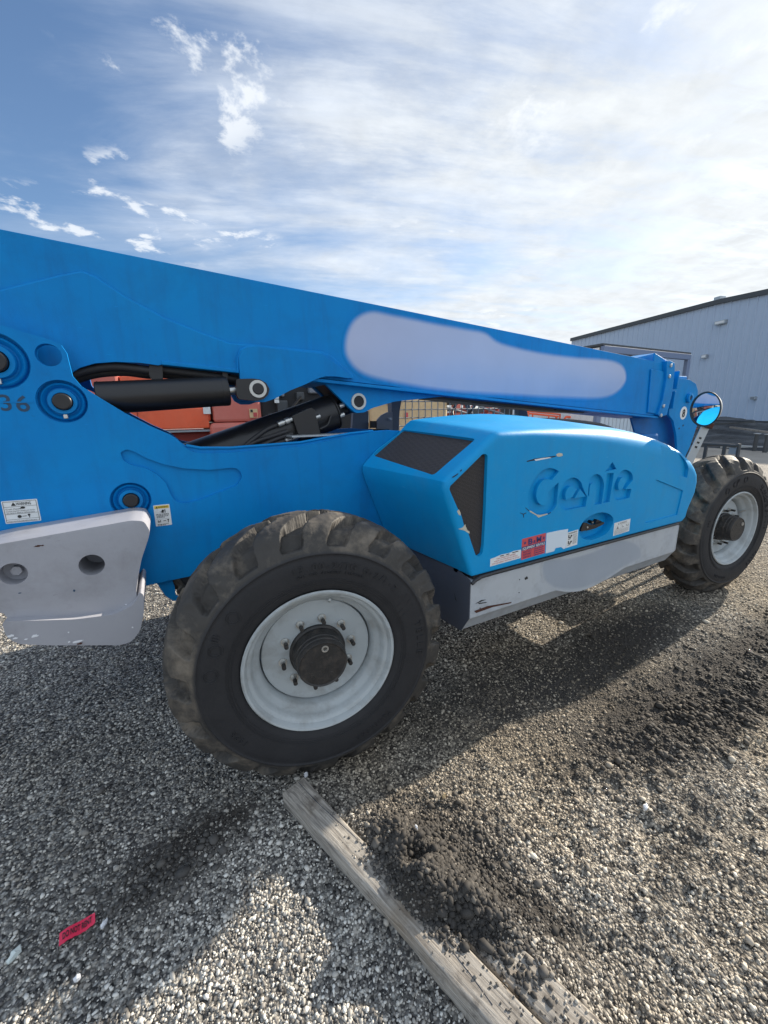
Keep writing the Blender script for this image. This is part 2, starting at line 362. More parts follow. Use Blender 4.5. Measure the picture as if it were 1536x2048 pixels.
    def mesh(s, name, weld=False, norm=True):
        me = bpy.data.meshes.new(name); me.from_pydata(s.v, [], s.f); me.update()
        if weld or norm:
            bm = bmesh.new(); bm.from_mesh(me)
            if weld: bmesh.ops.remove_doubles(bm, verts=bm.verts, dist=1e-4)
            if norm: bmesh.ops.recalc_face_normals(bm, faces=bm.faces)
            bm.to_mesh(me); bm.free()
        return me
    def obj(s, name, m, parent=None, bevel=0, sharp=None, weld=False, seg=2):
        return link(name, s.mesh(name, weld), m, parent, bevel, sharp, seg)
def cr(poly, sub=6):
    """closed Catmull-Rom through the points"""
    P = [Vector(p) for p in poly]; n = len(P); out = []
    for i in range(n):
        a, b, c, d = P[i-1], P[i], P[(i+1) % n], P[(i+2) % n]
        for k in range(sub):
            t = k/sub; q = .5*((2*b)+(c-a)*t+(2*a-5*b+4*c-d)*t*t+(3*b-a-3*c+d)*t**3); out.append((q.x, q.y))
    return out
def rnd(poly, r, seg=4):
    """round the corners of a polygon; r may be a list"""
    P = [Vector(p) for p in poly]; n = len(P); out = []
    for i in range(n):
        ri = r[i] if isinstance(r, (list, tuple)) else r
        a, b, c = P[i-1], P[i], P[(i+1) % n]; u, v = (a-b), (c-b)
        k = min(ri, u.length*.45, v.length*.45)
        if k < 1e-4: out.append((b.x, b.y)); continue
        p0, p1 = b+u.normalized()*k, b+v.normalized()*k
        for j in range(seg+1):
            t = j/seg; q = p0*(1-t)**2+b*2*t*(1-t)+p1*t*t; out.append((q.x, q.y))
    return out
def circ(c, r, n=32, ry=None): return [(c[0]+r*cos(2*pi*i/n), c[1]+(ry or r)*sin(2*pi*i/n)) for i in range(n)]
def glyphs(text, size=1, bold=0.0):
    cu = bpy.data.curves.new('g', 'FONT'); cu.body = text; cu.size = size; cu.offset = bold*size; cu.resolution_u = 3
    o = bpy.data.objects.new('g', cu); me = o.to_mesh()
    v = [(p.co.x, p.co.y) for p in me.vertices]; f = [tuple(p.vertices) for p in me.polygons]
    o.to_mesh_clear(); bpy.data.objects.remove(o); bpy.data.curves.remove(cu)
    return v, f
def print_on(mb, text, h, at, fr, align='L', bold=0.0, off=.0012, width=None):
    """flat printed lettering: cap height h, lower left corner 'at' in the frame (o,u,v,n)"""
    v, f = glyphs(text, h/.72, bold)
    if not v: return
    w0 = max(a for a, b in v); k = (width/w0) if width else 1
    dx = {'L': 0, 'C': -w0*k/2, 'R': -w0*k}[align]
    o, u, vv, n_ = fr
    mb.add([o+u*(at[0]+dx+a*k)+vv*(at[1]+b)-n_*off for a, b in v], f)
def bars(mb, rows, fr, off=.0012):
    o, u, v, n_ = fr
    for x0, y0, x1, y1 in rows: mb.add([o+u*a+v*b-n_*off for a, b in ((x0, y0), (x1, y0), (x1, y1), (x0, y1))], [(0, 1, 2, 3)])
def set_rel(o, parent, Mw):
    o.matrix_local = Mw

# ================================================================ STRUCTURE: ground
def fbm(x, y, seed=0, octs=4, base=1.0):
    out = np.zeros_like(x, dtype=float); amp = 1.0; fr = base; tot = 0
    for o in range(octs):
        X = x*fr+seed*17.3; Y = y*fr+seed*5.7; xi = np.floor(X).astype(np.int64); yi = np.floor(Y).astype(np.int64); fx = X-xi; fy = Y-yi
        fx = fx*fx*(3-2*fx); fy = fy*fy*(3-2*fy)
        def h(a, b):
            n = (a*374761393+b*668265263+(seed+o)*1442695041) & 0xffffffff
            n = ((n ^ (n >> 13))*1274126177) & 0xffffffff
            return ((n ^ (n >> 16)) & 0xffff)/65535.0
        v = (h(xi, yi)*(1-fx)+h(xi+1, yi)*fx)*(1-fy)+(h(xi, yi+1)*(1-fx)+h(xi+1, yi+1)*fx)*fy
        out += amp*(v-.5); tot += amp; amp *= .5; fr *= 2.03
    return out/tot
def gauss(x, y, cx, cy, sx, sy, a=0.0):
    c, s = cos(a), sin(a); u = (x-cx)*c+(y-cy)*s; v = -(x-cx)*s+(y-cy)*c
    return np.exp(-(u*u/(2*sx*sx)+v*v/(2*sy*sy)))
BA = -.3195                                     # timber direction: x = x0 + BA*(y-y0)
def beam_x(y, off=0.0): return -.232+BA*(y+.03)+off
def ground_h(x, y):
    x = np.asarray(x, float); y = np.asarray(y, float); r = np.hypot(x+.5, y+1.5)
    near = np.clip(1-(r-4)/8, 0, 1)
    h = fbm(x, y, 1, 3, .9)*.05*near+fbm(x, y, 2, 4, 5)*.022*near
    u = x-beam_x(y)                             # distance to the right of the first timber
    h += .105*gauss(x, y, .095, -.47, .075, .10, .3)+.05*gauss(x, y, .30, -.62, .16, .2, .3)+.03*gauss(x, y, .0, -.25, .1, .12, .3)
    h += .125*gauss(x, y, .085, -.655, .065, .075, .3)+.085*gauss(x, y, .23, -.78, .06, .12, .3)
    h -= .11*gauss(x, y, .118, -.565, .030, .028)
    h += .03*gauss(x, y, .35, -.95, .06, .12, .3)
    rough = gauss(x, y, .25, -.6, .35, .35)+gauss(x, y, 1.5, -.9, .9, .45)+gauss(x, y, 2.6, -.7, 1.2, .3)
    h += fbm(x, y, 5, 4, 22)*.035*np.clip(rough, 0, 1)
    h += fbm(x, y, 9, 3, 7)*.05*np.clip(gauss(x, y, 1.6, -.95, .8, .3)+gauss(x, y, 3.0, -.8, 1.2, .25), 0, 1)
    flat = np.clip(1-np.abs(u-.05)/.09, 0, 1)*(y > -.42)*(y < .1)
    return h*(1-.6*flat)
def axis(lo, hi, d, far):
    a = [lo]
    s = d
    while a[-1] > -far: s *= 1.16; a.append(a[-1]-s)
    b = [hi]; s = d
    while b[-1] < far: s *= 1.16; b.append(b[-1]+s)
    return np.array(a[::-1]+list(np.arange(lo+d, hi, d))+b)
ax_, ay_ = axis(-1.9, 3.6, .018, 900), axis(-1.5, 1.9, .018, 900)
GX, GY = np.meshgrid(ax_, ay_); nx, ny = len(ax_), len(ay_)
GZ = ground_h(GX.ravel(), GY.ravel())
gv = np.stack([GX.ravel(), GY.ravel(), GZ], 1)
ii = (np.arange(ny-1)[:, None]*nx+np.arange(nx-1)[None]).ravel()
gf = np.stack([ii, ii+1, ii+nx+1, ii+nx], 1)
def np_mesh(name, v, f):
    me = bpy.data.meshes.new(name); k = f.shape[1]
    me.vertices.add(len(v)); me.vertices.foreach_set('co', v.astype(np.float32).ravel())
    me.loops.add(f.size); me.loops.foreach_set('vertex_index', f.astype(np.int32).ravel())
    me.polygons.add(len(f)); me.polygons.foreach_set('loop_start', np.arange(0, f.size, k, dtype=np.int32))
    me.polygons.foreach_set('loop_total', np.full(len(f), k, np.int32)); me.update(calc_edges=True); return me
def tan_mask(x, y): return np.clip((x-beam_x(np.clip(y, -2, .3))-.02)/.35, 0, 1)*np.clip((1.2-y)/.8, 0, 1)*np.clip(.85+fbm(x, y, 55, 4, 1.7)*1.6, 0, 1.2)
def dirt_shade_mask(x, y):
    d = 1.1*gauss(x, y, .22, -.62, .16, .22, .3)+1.0*gauss(x, y, 2.0, -.60, .75, .15, -.06)+1.0*gauss(x, y, 3.6, -.66, 1.2, .24)+.4*gauss(x, y, 1.1, -.98, .35, .05, .2)+.8*gauss(x, y, .42, -.86, .12, .05, -.9)+.5*gauss(x, y, -.75, -.12, .16, .10)+.5*gauss(x, y, 2.3, -.05, .8, .14, .1)
    d += 1.0*gauss(x, y, .16, -.88, .05, .16, .3)
    d += .55*gauss(x, y, 1.9, .12, 1.2, .30)+.3*gauss(x, y, .7, .1, .5, .3)+.25*gauss(x, y, -1.0, .9, .6, .6)  # dark fines, and the machine's shade painted into the ground colour
    d += .55*gauss(x, y, -.5, .02, .2, .09)+.2*gauss(x, y, 1.0, -1.1, .5, .14, .1)
    return np.clip(d, 0, 1)
me = np_mesh('ground', gv, gf); me.polygons.foreach_set('use_smooth', [True]*len(me.polygons))
at = me.attributes.new('dirt', 'FLOAT', 'POINT'); at.data.foreach_set('value', dirt_shade_mask(gv[:, 0], gv[:, 1]).astype(np.float32))  # soil patches plus the shade painted under the machine
at = me.attributes.new('tan', 'FLOAT', 'POINT'); at.data.foreach_set('value', tan_mask(gv[:, 0], gv[:, 1]).astype(np.float32))
go = link('ground', me, 'ground'); go['kind'] = 'structure'

# dark spoil heap in front of the hall
mx, my = np.meshgrid(np.linspace(-7, 7, 90), np.linspace(-24, 22, 160))
env = np.clip(1-np.abs(mx)/6.5, 0, 1)**.55*np.clip((24-np.abs(my+1))/6, 0, 1)
mz = env*(1.05+fbm(mx, my, 31, 5, .35)*1.3)-.06
mv = np.stack([mx.ravel()+28.2+my.ravel()*.2, my.ravel()+14, mz.ravel()], 1)
k = (np.arange(159)[:, None]*90+np.arange(89)[None]).ravel()
me = np_mesh('spoil_heap', mv, np.stack([k, k+1, k+91, k+90], 1)); me.polygons.foreach_set('use_smooth', [True]*len(me.polygons))
o = link('spoil_heap', me, 'mound'); o['kind'] = 'structure'

# ================================================================ STRUCTURE: metal clad hall
WO, WU = Vector((37.99, 10.81, 0)), Vector((.2809, .9597, 0)); WN = Vector((-.9597, .2809, 0))   # WN points towards the yard
hall = thing('metal_clad_hall', 'long pale blue-grey ribbed metal hall with dark roof trim, behind the machine at right', 'building', (38.5, 12, 0))
def eave(s): return np.interp(s, [-30, 5.2, 22.2], [7.6, 9.78, 9.98])
SEnd = 22.75; pw = .62
panel = MB()
def rib_panel(s0, h0, h1):
    """one folded sheet: flat pan with a raised rib along its left side"""
    prof = [(0, 0), (.03, .065), (.09, .065), (.12, 0), (.30, 0), (.315, .012), (.335, .012), (.35, 0), (pw, 0)]
    mb = MB(); v = []
    for a, d in prof:
        for z in (0, h0+(h1-h0)*a/pw): v.append(WO+WU*(s0+a)+WN*d+Vector((0, 0, z)))
    return mb.add(v, [(2*i, 2*i+2, 2*i+3, 2*i+1) for i in range(len(prof)-1)])
s = SEnd-pw
while s > -20:
    rib_panel(s, eave(s)-.12, eave(s+pw)-.12).obj('wall_panel', 'wall', hall); s -= pw
fw = (WO, WU, Vector((0, 0, 1)), -WN)
mb = MB()
mb.ext([(-20, eave(-20)-.12), (5.2, eave(5.2)-.12), (SEnd, eave(SEnd)-.12), (SEnd, eave(SEnd)+.22), (5.2, eave(5.2)+.22), (-20, eave(-20)+.22)], -.22, .1, fr=fw)
mb.obj('roof_trim', 'walldark', hall)
mb = MB(); mb.ext([(-20, 0), (SEnd, 0), (SEnd, eave(SEnd)), (5.2, eave(5.2)), (-20, eave(-20))], .12, 18, fr=fw); mb.obj('hall_body', 'wall', hall)
mb = MB(); mb.ext([(5.0, eave(5.1)+.2), (5.5, eave(5.1)+.2), (5.5, eave(5.1)+.42), (5.0, eave(5.1)+.42)], -.24, .3, fr=fw); mb.obj('ridge_cap', 'galv', hall)
def on_wall(pts_, d0, d1, name, m, parent=hall, bev=0):
    mb = MB(); mb.ext(pts_, -d1, -d0, fr=fw); return mb.obj(name, m, parent, bevel=bev)
def wl(pl, sx, sz): x, z = pl[0]; return [(x-sx, z-sz), (x+sx, z-sz), (x+sx, z+sz), (x-sx, z+sz)]
for c_, sx, sz in (([(4.678,8.21)], .42, .14), ([(5.528,5.812)], .2, .15), ([(1.247,2.351)], .16, .11)):
    o = on_wall(wl(c_, sx, sz), .05, .3, 'wall_lamp' if sx > .18 else 'wall_tap_box', 'galv', bev=.02)
    on_wall(wl(c_, sx*.8, sz*.55), .3, .32, 'lamp_lens' if sx > .18 else 'box_lid', 'whiteink' if sx > .18 else 'midgrey', o)

# open fronted shed between the boom end and the hall
shed = thing('open_shed', 'small open shed with slate blue frame seen over the boom end', 'shed', (16.5, 9, 0))
SX0, SX1, SZ = 13.75, 19.5, 3.9
def bx(name, m, a, b, parent, bevel=.0):
    mb = MB(); mb.box(a, b); return mb.obj(name, m, parent, bevel=bevel)
bx('front_beam', 'frametrim', (SX0-.1, 7.9, SZ-.22), (SX1+.1, 8.06, SZ), shed, .01)
for x in (SX0, SX1): bx('corner_post', 'frametrim', (x-.12, 7.905, 0), (x+.12, 8.05, SZ-.22), shed, .01)
bx('back_wall', 'walldark', (SX0-.1, 11.9, 0), (SX1, 12, 3.5), shed)
for i in range(14):
    x = SX0+1.9+i*.28; bx('inner_panel', 'pale', (x, 9.4, 0), (x+.22, 9.46, SZ-.7), shed)
bx('shed_roof', 'walldark', (SX0-.15, 7.95, SZ+.02), (SX1+.15, 12.1, SZ+.08), shed)
for i in range(16): bx('side_sheet', 'white', (SX0-.16, 8.07+i*.245, 0), (SX0-.13+.02*(i % 2), 8.07+i*.245+.23, SZ-.05), shed)

# dark retaining wall behind the red rails
ret = thing('retaining_wall', 'dark stained concrete wall behind the red rail frames', 'wall', (20, 12, 0))
wp = [(Vector((12.0, 15.5, 0)), 1.95), (Vector((16.1, 12.0, 0)), 1.80), (Vector((22.3, 11.6, 0)), 1.5), (Vector((27, 11.5, 0)), 1.35)]
for (a, ha), (b, hb) in zip(wp, wp[1:]):
    n_ = max(1, int((b-a).length/1.22))
    for i in range(n_):
        t0, t1 = i/n_, (i+1)/n_; p0, p1 = a.lerp(b, t0), a.lerp(b, t1); d = (p1-p0).normalized(); nn = Vector((d.y, -d.x, 0)); L_ = (p1-p0).length
        h = ha+(hb-ha)*(t0+t1)/2
        mb = MB(); mb.ext([(0.008, -.1), (L_-.008, -.1), (L_-.008, h), (.008, h)], 0, .25, fr=(p0, d, Vector((0, 0, 1)), -nn)); mb.obj('concrete_panel', 'concrete', ret, bevel=.012)

# two bollards, timber stack on the heap
for k, (x, y) in enumerate([(19.925,5.332),(19.498,4.871)]):
    b = thing('steel_bollard', ['dark steel post with flat cap, left of the two posts by the heap', 'dark steel post with shiny flat cap, right of the two posts by the heap'][k], 'bollard', (x, y, 0), 'bollards before the heap')
    MB().cyl((x, y, -.1), (x, y, .66), .07, n=16).obj('post', 'walldark', b, sharp=40)
    MB().cyl((x, y, .66), (x, y, .69), .11, n=16).obj('cap', 'galv', b, sharp=40)
tb = thing('kerb_rail', 'low pale rail lying on the ground behind the bollards', 'rail', (20.5, 5.4, 0))
bx('rail', 'galv', (20.3, 3.2, 0), (20.5, 6.6, .16), tb, .01); bx('rail_foot', 'walldark', (20.25, 4.5, 0), (20.55, 4.7, .1), tb)
for k in range(9):
    a = R(12+k*5+(k*37) % 9); x, y = 23.5+(k*13 % 5)*.5, 6.5+k*1.05; z = .62+(k*7 % 4)*.13; L_ = 2.6+(k*5 % 4)*.5
    Mx = Matrix.Translation((x, y, z)) @ Matrix.Rotation(a+R(60), 4, 'Z') @ Matrix.Rotation(R(-6+k % 3*5), 4, 'Y')
    mb = MB(); mb.box((-L_/2, -.07, -.04), (L_/2, .07, .04), Mx)
    names = ['pale', 'dark', 'grey', 'short dark', 'reddish', 'thin grey', 'long dark', 'pale short', 'bent grey']
    o = mb.obj('scrap_plank', ['wood', 'walldark', 'concrete', 'walldark', 'pinkred', 'concrete', 'walldark', 'wood', 'concrete'][k], None)
    tag(o, '%s plank lying on the dark spoil heap before the hall' % names[k], 'plank', 'planks strewn on the spoil heap')

# ================================================================ YARD MACHINES BEHIND
lift = thing('orange_boom_lift', 'sun-faded orange lift body seen through the gap under the blue boom', 'boom lift', (-.6, 5.2, 0))
def pbox(name, m, x0, x1, y0, y1, z0, z1, parent, bev=.03): return bx(name, m, (x0, y0, z0), (x1, y1, z1), parent, bev)
pbox('engine_cover', 'orange', -1.02, .13, 4.5, 5.6, 1.62, 1.86, lift)
pbox('side_cover', 'orange', -.78, .10, 4.47, 5.5, 1.535, 1.80, lift, .015)
pbox('upper_hood', 'pinkred', -1.35, -.86, 4.5, 5.6, 1.62, 2.24, lift)
mb = MB(); mb.ext([(-.85, 1.86), (.2, 1.86), (.42, 2.12), (.1, 2.19), (-.2, 2.23), (-.85, 2.2)], 4.52, 5.6); mb.obj('sloped_hood', 'orange', lift, bevel=.03)
pbox('chassis', 'darkred', -1.3, .2, 4.6, 5.9, .55, 1.50, lift)
pbox('lower_rail', 'galv', -.5, .1, 4.5, 4.56, 1.49, 1.515, lift, .0)
for x in (-.72, ): pbox('panel_seam', 'darkred', x, x+.008, 4.462, 4.48, 1.54, 1.79, lift, 0)
pbox('maker_plate', 'yellow', -.98, -.86, 4.455, 4.468, 1.80, 1.835, lift, 0)
pbox('white_label', 'white', .04, .13, 4.44, 4.452, 1.72, 1.86, lift, 0)
for x in (-1.0, .05): MB().cyl((x, 4.3, .42), (x, 4.62, .42), .42, n=24).obj('wheel', 'rubber', lift, sharp=40)
red = thing('red_boom_lift', 'chalky red lift with an open black engine bay beyond the lift cylinder', 'boom lift', (1.1, 5.2, 0))
pbox('engine_hood', 'pinkred', .16, .80, 4.45, 5.5, 1.605, 2.45, red, .04)
pbox('lower_hood', 'pinkred', .10, .82, 4.40, 5.5, 1.30, 1.60, red, .06)
pbox('engine_frame', 'darkbox', .82, 2.3, 4.6, 5.6, .6, 2.6, red)
pbox('chassis', 'darkred', .1, 2.6, 4.6, 5.5, .4, 1.29, red)
for i, (x, z, w_, h_, m_) in enumerate(((.95, 2.0, .1, .3, 'midgrey'), (1.12, 1.95, .05, .35, 'midgrey'), (1.35, 1.9, .12, .12, 'walldark'), (1.55, 2.0, .2, .22, 'midgrey'), (1.8, 2.05, .12, .12, 'galv'), (1.3, 1.62, .5, .1, 'walldark'), (1.05, 1.7, .16, .2, 'walldark'), (1.75, 1.7, .3, .2, 'walldark'))):
    pbox('engine_block' if i % 2 else 'engine_bracket', m_, x, x+w_, 4.52, 4.64, z, z+h_, red, .02)
for a, b in (((.9, 4.5, 1.7), (1.4, 4.48, 1.95)), ((1.2, 4.5, 1.6), (1.7, 4.45, 1.78)), ((1.5, 4.5, 1.55), (2.0, 4.5, 1.9))):
    m0 = (Vector(a)+Vector(b))/2+Vector((0, -.03, -.1)); MB().tube([a, m0, b], .018).obj('engine_hose', 'rubber', red, sharp=60)
pbox('warning_plate', 'white', 1.01, 1.075, 4.50, 4.515, 1.92, 1.975, red, 0); pbox('notice_plate', 'white', 1.01, 1.075, 4.50, 4.515, 1.86, 1.91, red, 0)
lp = pbox('data_label', 'tan', .63, .74, 4.43, 4.449, 1.66, 1.78, red, 0)
pbox('label_picture', 'ink', .645, .675, 4.424, 4.430, 1.735, 1.77, lp, 0); pbox('label_text', 'redink', .68, .73, 4.424, 4.430, 1.67, 1.73, lp, 0)
for x in (.9, 2.1): MB().cyl((x, 4.3, .42), (x, 4.6, .42), .42, n=24).obj('wheel', 'rubber', red, sharp=40)
tl = thing('tan_skid_machine', 'tan panelled machine behind the slate grey cab posts', 'skid machine', (4.2, 6.5, 0))
pbox('body', 'tan', 3.3, 5.3, 6.0, 7.6, .5, 2.4, tl, .05)
mb = MB(); mb.ext([(3.8, 1.75), (4.05, 1.95), (3.95, 2.1), (3.6, 2.1)], 5.96, 5.999); mb.obj('rust_patch', 'rust', tl)
pbox('dark_bracket', 'walldark', 5.3, 5.5, 5.9, 6.4, 1.85, 2.3, tl); pbox('red_tail_light', 'red', 4.15, 4.2, 5.95, 5.999, 1.6, 1.7, tl, 0)
MB().cyl((3.9, 5.97, 1.62), (3.9, 6.0, 1.62), .04, n=12).obj('bolt', 'rust', tl)
for x in (3.7, 4.9): MB().cyl((x, 5.8, .45), (x, 6.1, .45), .45, n=24).obj('wheel', 'rubber', tl, sharp=40)
hp = thing('hose_pile', 'tangled pale hoses piled beside the tan machine', 'hoses', (2.9, 6, 0))
rr = random.Random(3)
pbox('pallet_base', 'wood', 2.3, 3.4, 5.9, 6.7, 0, 1.15, hp)
for i in range(16):
    c = Vector((2.5+rr.random()*.75, 5.95+rr.random()*.5, 1.2+rr.random()*.5)); r_ = .12+rr.random()*.16; a0 = rr.random()*6; tl_ = rr.random()*1.2-.6
    MB().tube([c+Vector((cos(a0+j*.55)*r_, sin(tl_)*sin(a0+j*.55)*r_, cos(tl_)*sin(a0+j*.55)*r_)) for j in range(9)], .022, n=8, sub=3).obj('hose', 'hose', hp, sharp=60)
# distant red lifts and rails
for k, (x, y, h) in enumerate(((8.2, 9.2, 2.05), (10.0, 9.6, 2.0))):
    t = thing('scissor_lift', ['red scissor lift mast with crossed arms behind the wire guard, left one', 'red scissor lift mast behind the wire guard, right one'][k], 'scissor lift', (x, y, 0), 'red lifts parked at the back')
    pbox('base', 'walldark', x-.7, x+.7, y, y+.9, .2, .9, t); pbox('mast', 'pinkred', x-.15, x+.12, y, y+.2, .9, h, t); pbox('mast', 'pinkred', x+.35, x+.5, y, y+.2, .9, h-.1, t)
    for i in range(3):
        z = 1.0+i*.3
        MB().cyl((x-.6, y-.02, z), (x+.6, y-.02, z+.28), .035, n=8).obj('cross_arm', 'darkred', t); MB().cyl((x-.6, y-.06, z+.28), (x+.6, y-.06, z), .035, n=8).obj('cross_arm', 'midgrey', t)
    for sx in (-.5, .5): MB().cyl((x+sx, y-.1, .22), (x+sx, y+.1, .22), .22, n=16).obj('wheel', 'rubber', t, sharp=40)
    pbox('platform', 'walldark', x-.75, x+.75, y, y+.9, h-.05, h+.02, t, .01)
rl = thing('red_basket_frame', 'open red tubular basket rails standing before the dark wall', 'basket frame', (12.4, 9, 0))
def rail(pts_, r_=.035, name='rail', m='orange', par=rl): return MB().tube(pts_, r_, n=8, sub=1).obj(name, m, par, sharp=50)
for x in (11.05, 11.25): rail([(x, 9, .3), (x, 9, 1.95)], .04, 'upright')
rail([(11.05, 9, 1.93), (11.3, 9, 1.93)]); rail([(11.3, 9, 1.7), (13.0, 9, 1.55), (13.0, 9, .4)], .035)
rail([(11.25, 9, 1.62), (12.9, 9, 1.47)]); rail([(11.5, 9, 1.58), (11.5, 9, 1.38), (12.3, 9, 1.30), (12.4, 9, 1.52)], .03)
rail([(12.8, 9, 1.5), (12.8, 9, .3)], .04, 'upright'); rail([(13.2, 9, .3), (13.2, 9, 1.3), (13.35, 9, 1.45), (14.1, 9, 1.42), (14.3, 9, 1.25), (14.3, 9, .3)], .045, 'hoop'); rail([(14.6, 9, .3), (14.6, 9, 1.35)], .04, 'upright')
rail([(11.0, 9, .35), (14.65, 9, .35)], .05, 'base_rail')
for k, (x, y, z, sx, sy, m_) in enumerate(((5.6, 10.5, 2.0, 1.1, 1.4, 'midgrey'), (7.0, 11.5, 1.75, .9, 1.2, 'pinkred'), (11.5, 13.0, 1.75, 1.2, 1.2, 'midgrey'))):
    t = thing('parked_machine', ['grey parked machine farthest left behind the wire guard', 'low red parked machine between the red lifts', 'grey parked machine behind the red basket rails'][k], 'machine', (x, y, 0))
    pbox('body', m_, x-sx, x+sx, y, y+sy, .4, z-.45, t, .06); pbox('cover', m_, x-sx*.7, x+sx*.5, y+.05, y+sy, z-.44, z, t, .08); pbox('window', 'darkbox', x-sx*.5, x+sx*.3, y+.03, y+.06, z-.38, z-.1, t, 0)
    for s_ in (-.6, .6): MB().cyl((x+sx*s_, y-.15, .4), (x+sx*s_, y+.1, .4), .4, n=20).obj('wheel', 'rubber', t, sharp=40)

# ================================================================ THE TELEHANDLER
TH = thing('telehandler', 'large faded blue telescopic handler with dusty black tyres, boom lowered, filling the view', 'telehandler', (1.9, 1.1, 0))
X_, Y_, Z_ = Vector((1, 0, 0)), Vector((0, 1, 0)), Vector((0, 0, 1))
def cut(ob, mbs):
    """carve recesses: boolean difference, then bake the result into the mesh"""
    for mb in mbs:
        c = bpy.data.objects.new('cutter', mb.mesh('cutter')); col.objects.link(c)
        m = ob.modifiers.new('cut', 'BOOLEAN'); m.object = c; m.solver = 'EXACT'; m.operation = 'DIFFERENCE'
    bpy.context.view_layer.update()
    dg = bpy.context.evaluated_depsgraph_get(); me = bpy.data.meshes.new_from_object(ob.evaluated_get(dg))
    cs = [m.object for m in ob.modifiers if m.type == 'BOOLEAN']; ob.modifiers.clear(); old = ob.data; ob.data = me; bpy.data.meshes.remove(old)
    for c in cs: d = c.data; bpy.data.objects.remove(c); bpy.data.meshes.remove(d)
    return ob
def smooth(ob, a=32):
    ob.data.polygons.foreach_set('use_smooth', [True]*len(ob.data.polygons)); ob.data.set_sharp_from_angle(angle=R(a))
def bxT(name, m, a, b, parent=TH, bevel=.004, Mx=None):
    mb = MB(); mb.box(a, b, Mx); return mb.obj(name, m, parent, bevel=bevel)
def disc(name, m, c, r, y0, y1, parent=TH, n=36, bevel=.003):
    return MB().cyl((c[0], y0, c[1]), (c[0], y1, c[1]), r, n=n).obj(name, m, parent, bevel=bevel, sharp=40)

# ---- main frame: outer skin with holes and a recessed pocket over an inner skin
top_out = [(-1.003,2.05),(-0.913,2.022),(-0.842,2.001),(-0.816,1.985),(-0.802,1.953),(-0.8,1.912),(-0.797,1.858),(-0.773,1.816),(-0.711,1.765),(-0.624,1.697),(-0.53,1.634),(-0.449,1.59),(-0.417,1.559),(-0.394,1.528),(-0.362,1.501),(-0.319,1.488),(-0.176,1.484),(0.211,1.495),(0.53,1.539),(0.687,1.561),(0.796,1.563)]
top_in = [(-1.008,2.053),(-0.917,2.025),(-0.846,2.004),(-0.819,1.988),(-0.805,1.956),(-0.803,1.914),(-0.8,1.86),(-0.776,1.818),(-0.713,1.766),(-0.625,1.697),(-0.53,1.634),(-0.449,1.589),(-0.424,1.571),(-0.404,1.547),(-0.383,1.531),(-0.319,1.515),(-0.171,1.507),(0.218,1.517),(0.54,1.557),(0.698,1.566),(0.808,1.569)]
out_poly = [(-1.9, 2.03), (-1.3, 2.06)]+top_out+[(1.6, 1.50), (2.9, 1.30), (4.0, 1.2), (4.15, .75), (3.0, .62), (.9, .62), (.35, .70)]+[(-0.401,0.834),(-0.709,0.824)]+[(-1.9, .84)]
in_poly = [(-1.9, 2.03), (-1.3, 2.06)]+top_in+[(1.6, 1.50), (2.9, 1.30), (4.0, 1.2), (4.15, .75), (3.0, .62), (.9, .62), (.35, .70)]+[(-0.4,0.827),(-0.711,0.817)]+[(-1.9, .84)]
pins = [(-1.048,1.91),(-0.851,1.749),(-0.66,1.279)]
hole = [(-0.866,1.942)][0]
pocket = rnd([(-0.669,1.514),(-0.655,1.523),(-0.639,1.527),(-0.613,1.516),(-0.562,1.478),(-0.495,1.444),(-0.405,1.416),(-0.286,1.399),(-0.19,1.402),(-0.154,1.399),(-0.131,1.375),(-0.129,1.342),(-0.159,1.303),(-0.25,1.274),(-0.352,1.244),(-0.421,1.234),(-0.459,1.244),(-0.481,1.275),(-0.5,1.353),(-0.536,1.402),(-0.579,1.433),(-0.635,1.452),(-0.664,1.476)], .01, 2)
def ring_h(c, r): return circ(c, r, 40)
pr = [.115, .092, .088]
mb = MB(); mb.ext(out_poly, .80, .815, [pocket]+[ring_h(c, r) for c, r in zip(pins, pr)]+[ring_h(hole, .046)])
frame = mb.obj('frame_plate', 'blue', TH, bevel=.004)
mb = MB(); mb.ext(in_poly, .8152, .84, [ring_h(c, r*.97) for c, r in zip(pins, pr)]+[ring_h(hole, .045)]); mb.obj('inner_frame_plate', 'blue', TH, bevel=.003)
far = [(x, z) for x, z in in_poly]
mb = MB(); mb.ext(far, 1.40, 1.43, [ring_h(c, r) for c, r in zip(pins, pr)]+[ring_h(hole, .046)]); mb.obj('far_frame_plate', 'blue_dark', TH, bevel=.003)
for (cx, cz), r in zip(pins, pr):
    b = MB().lathe([(r*1.0, .030), (r*.90, .034), (r*.86, .014), (r*.80, .010), (r*.66, .030), (r*.60, .030), (r*.585, .006), (r*.57, .002), (r*.42, .002), (r*.40, .006), (r*.38, .02)], 48, (cx, .80, cz)).obj('pin_boss', 'blue', TH, sharp=50)
    disc('pin', 'black', (cx, cz), r*.385, .785, .86, b, bevel=.006)
    MB().box((cx-.006, .790, cz-r*.80), (cx+.010, .812, cz-r*.60)).obj('grease_nipple', 'zinc', b, bevel=.003)
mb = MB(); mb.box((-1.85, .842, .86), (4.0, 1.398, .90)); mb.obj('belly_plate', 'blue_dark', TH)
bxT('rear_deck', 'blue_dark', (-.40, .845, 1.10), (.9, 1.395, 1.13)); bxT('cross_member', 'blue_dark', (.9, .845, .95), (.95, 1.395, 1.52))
mb = MB(); mb.ext([(-0.618,0.833),(-0.537,0.815),(-0.531,0.769),(-0.532,0.725),(-0.503,0.699),(-0.466,0.69),(-0.468,0.672),(-0.552,0.7),(-0.583,0.737)], .83, .85); mb.obj('tow_hook', 'blue', TH, bevel=.003)
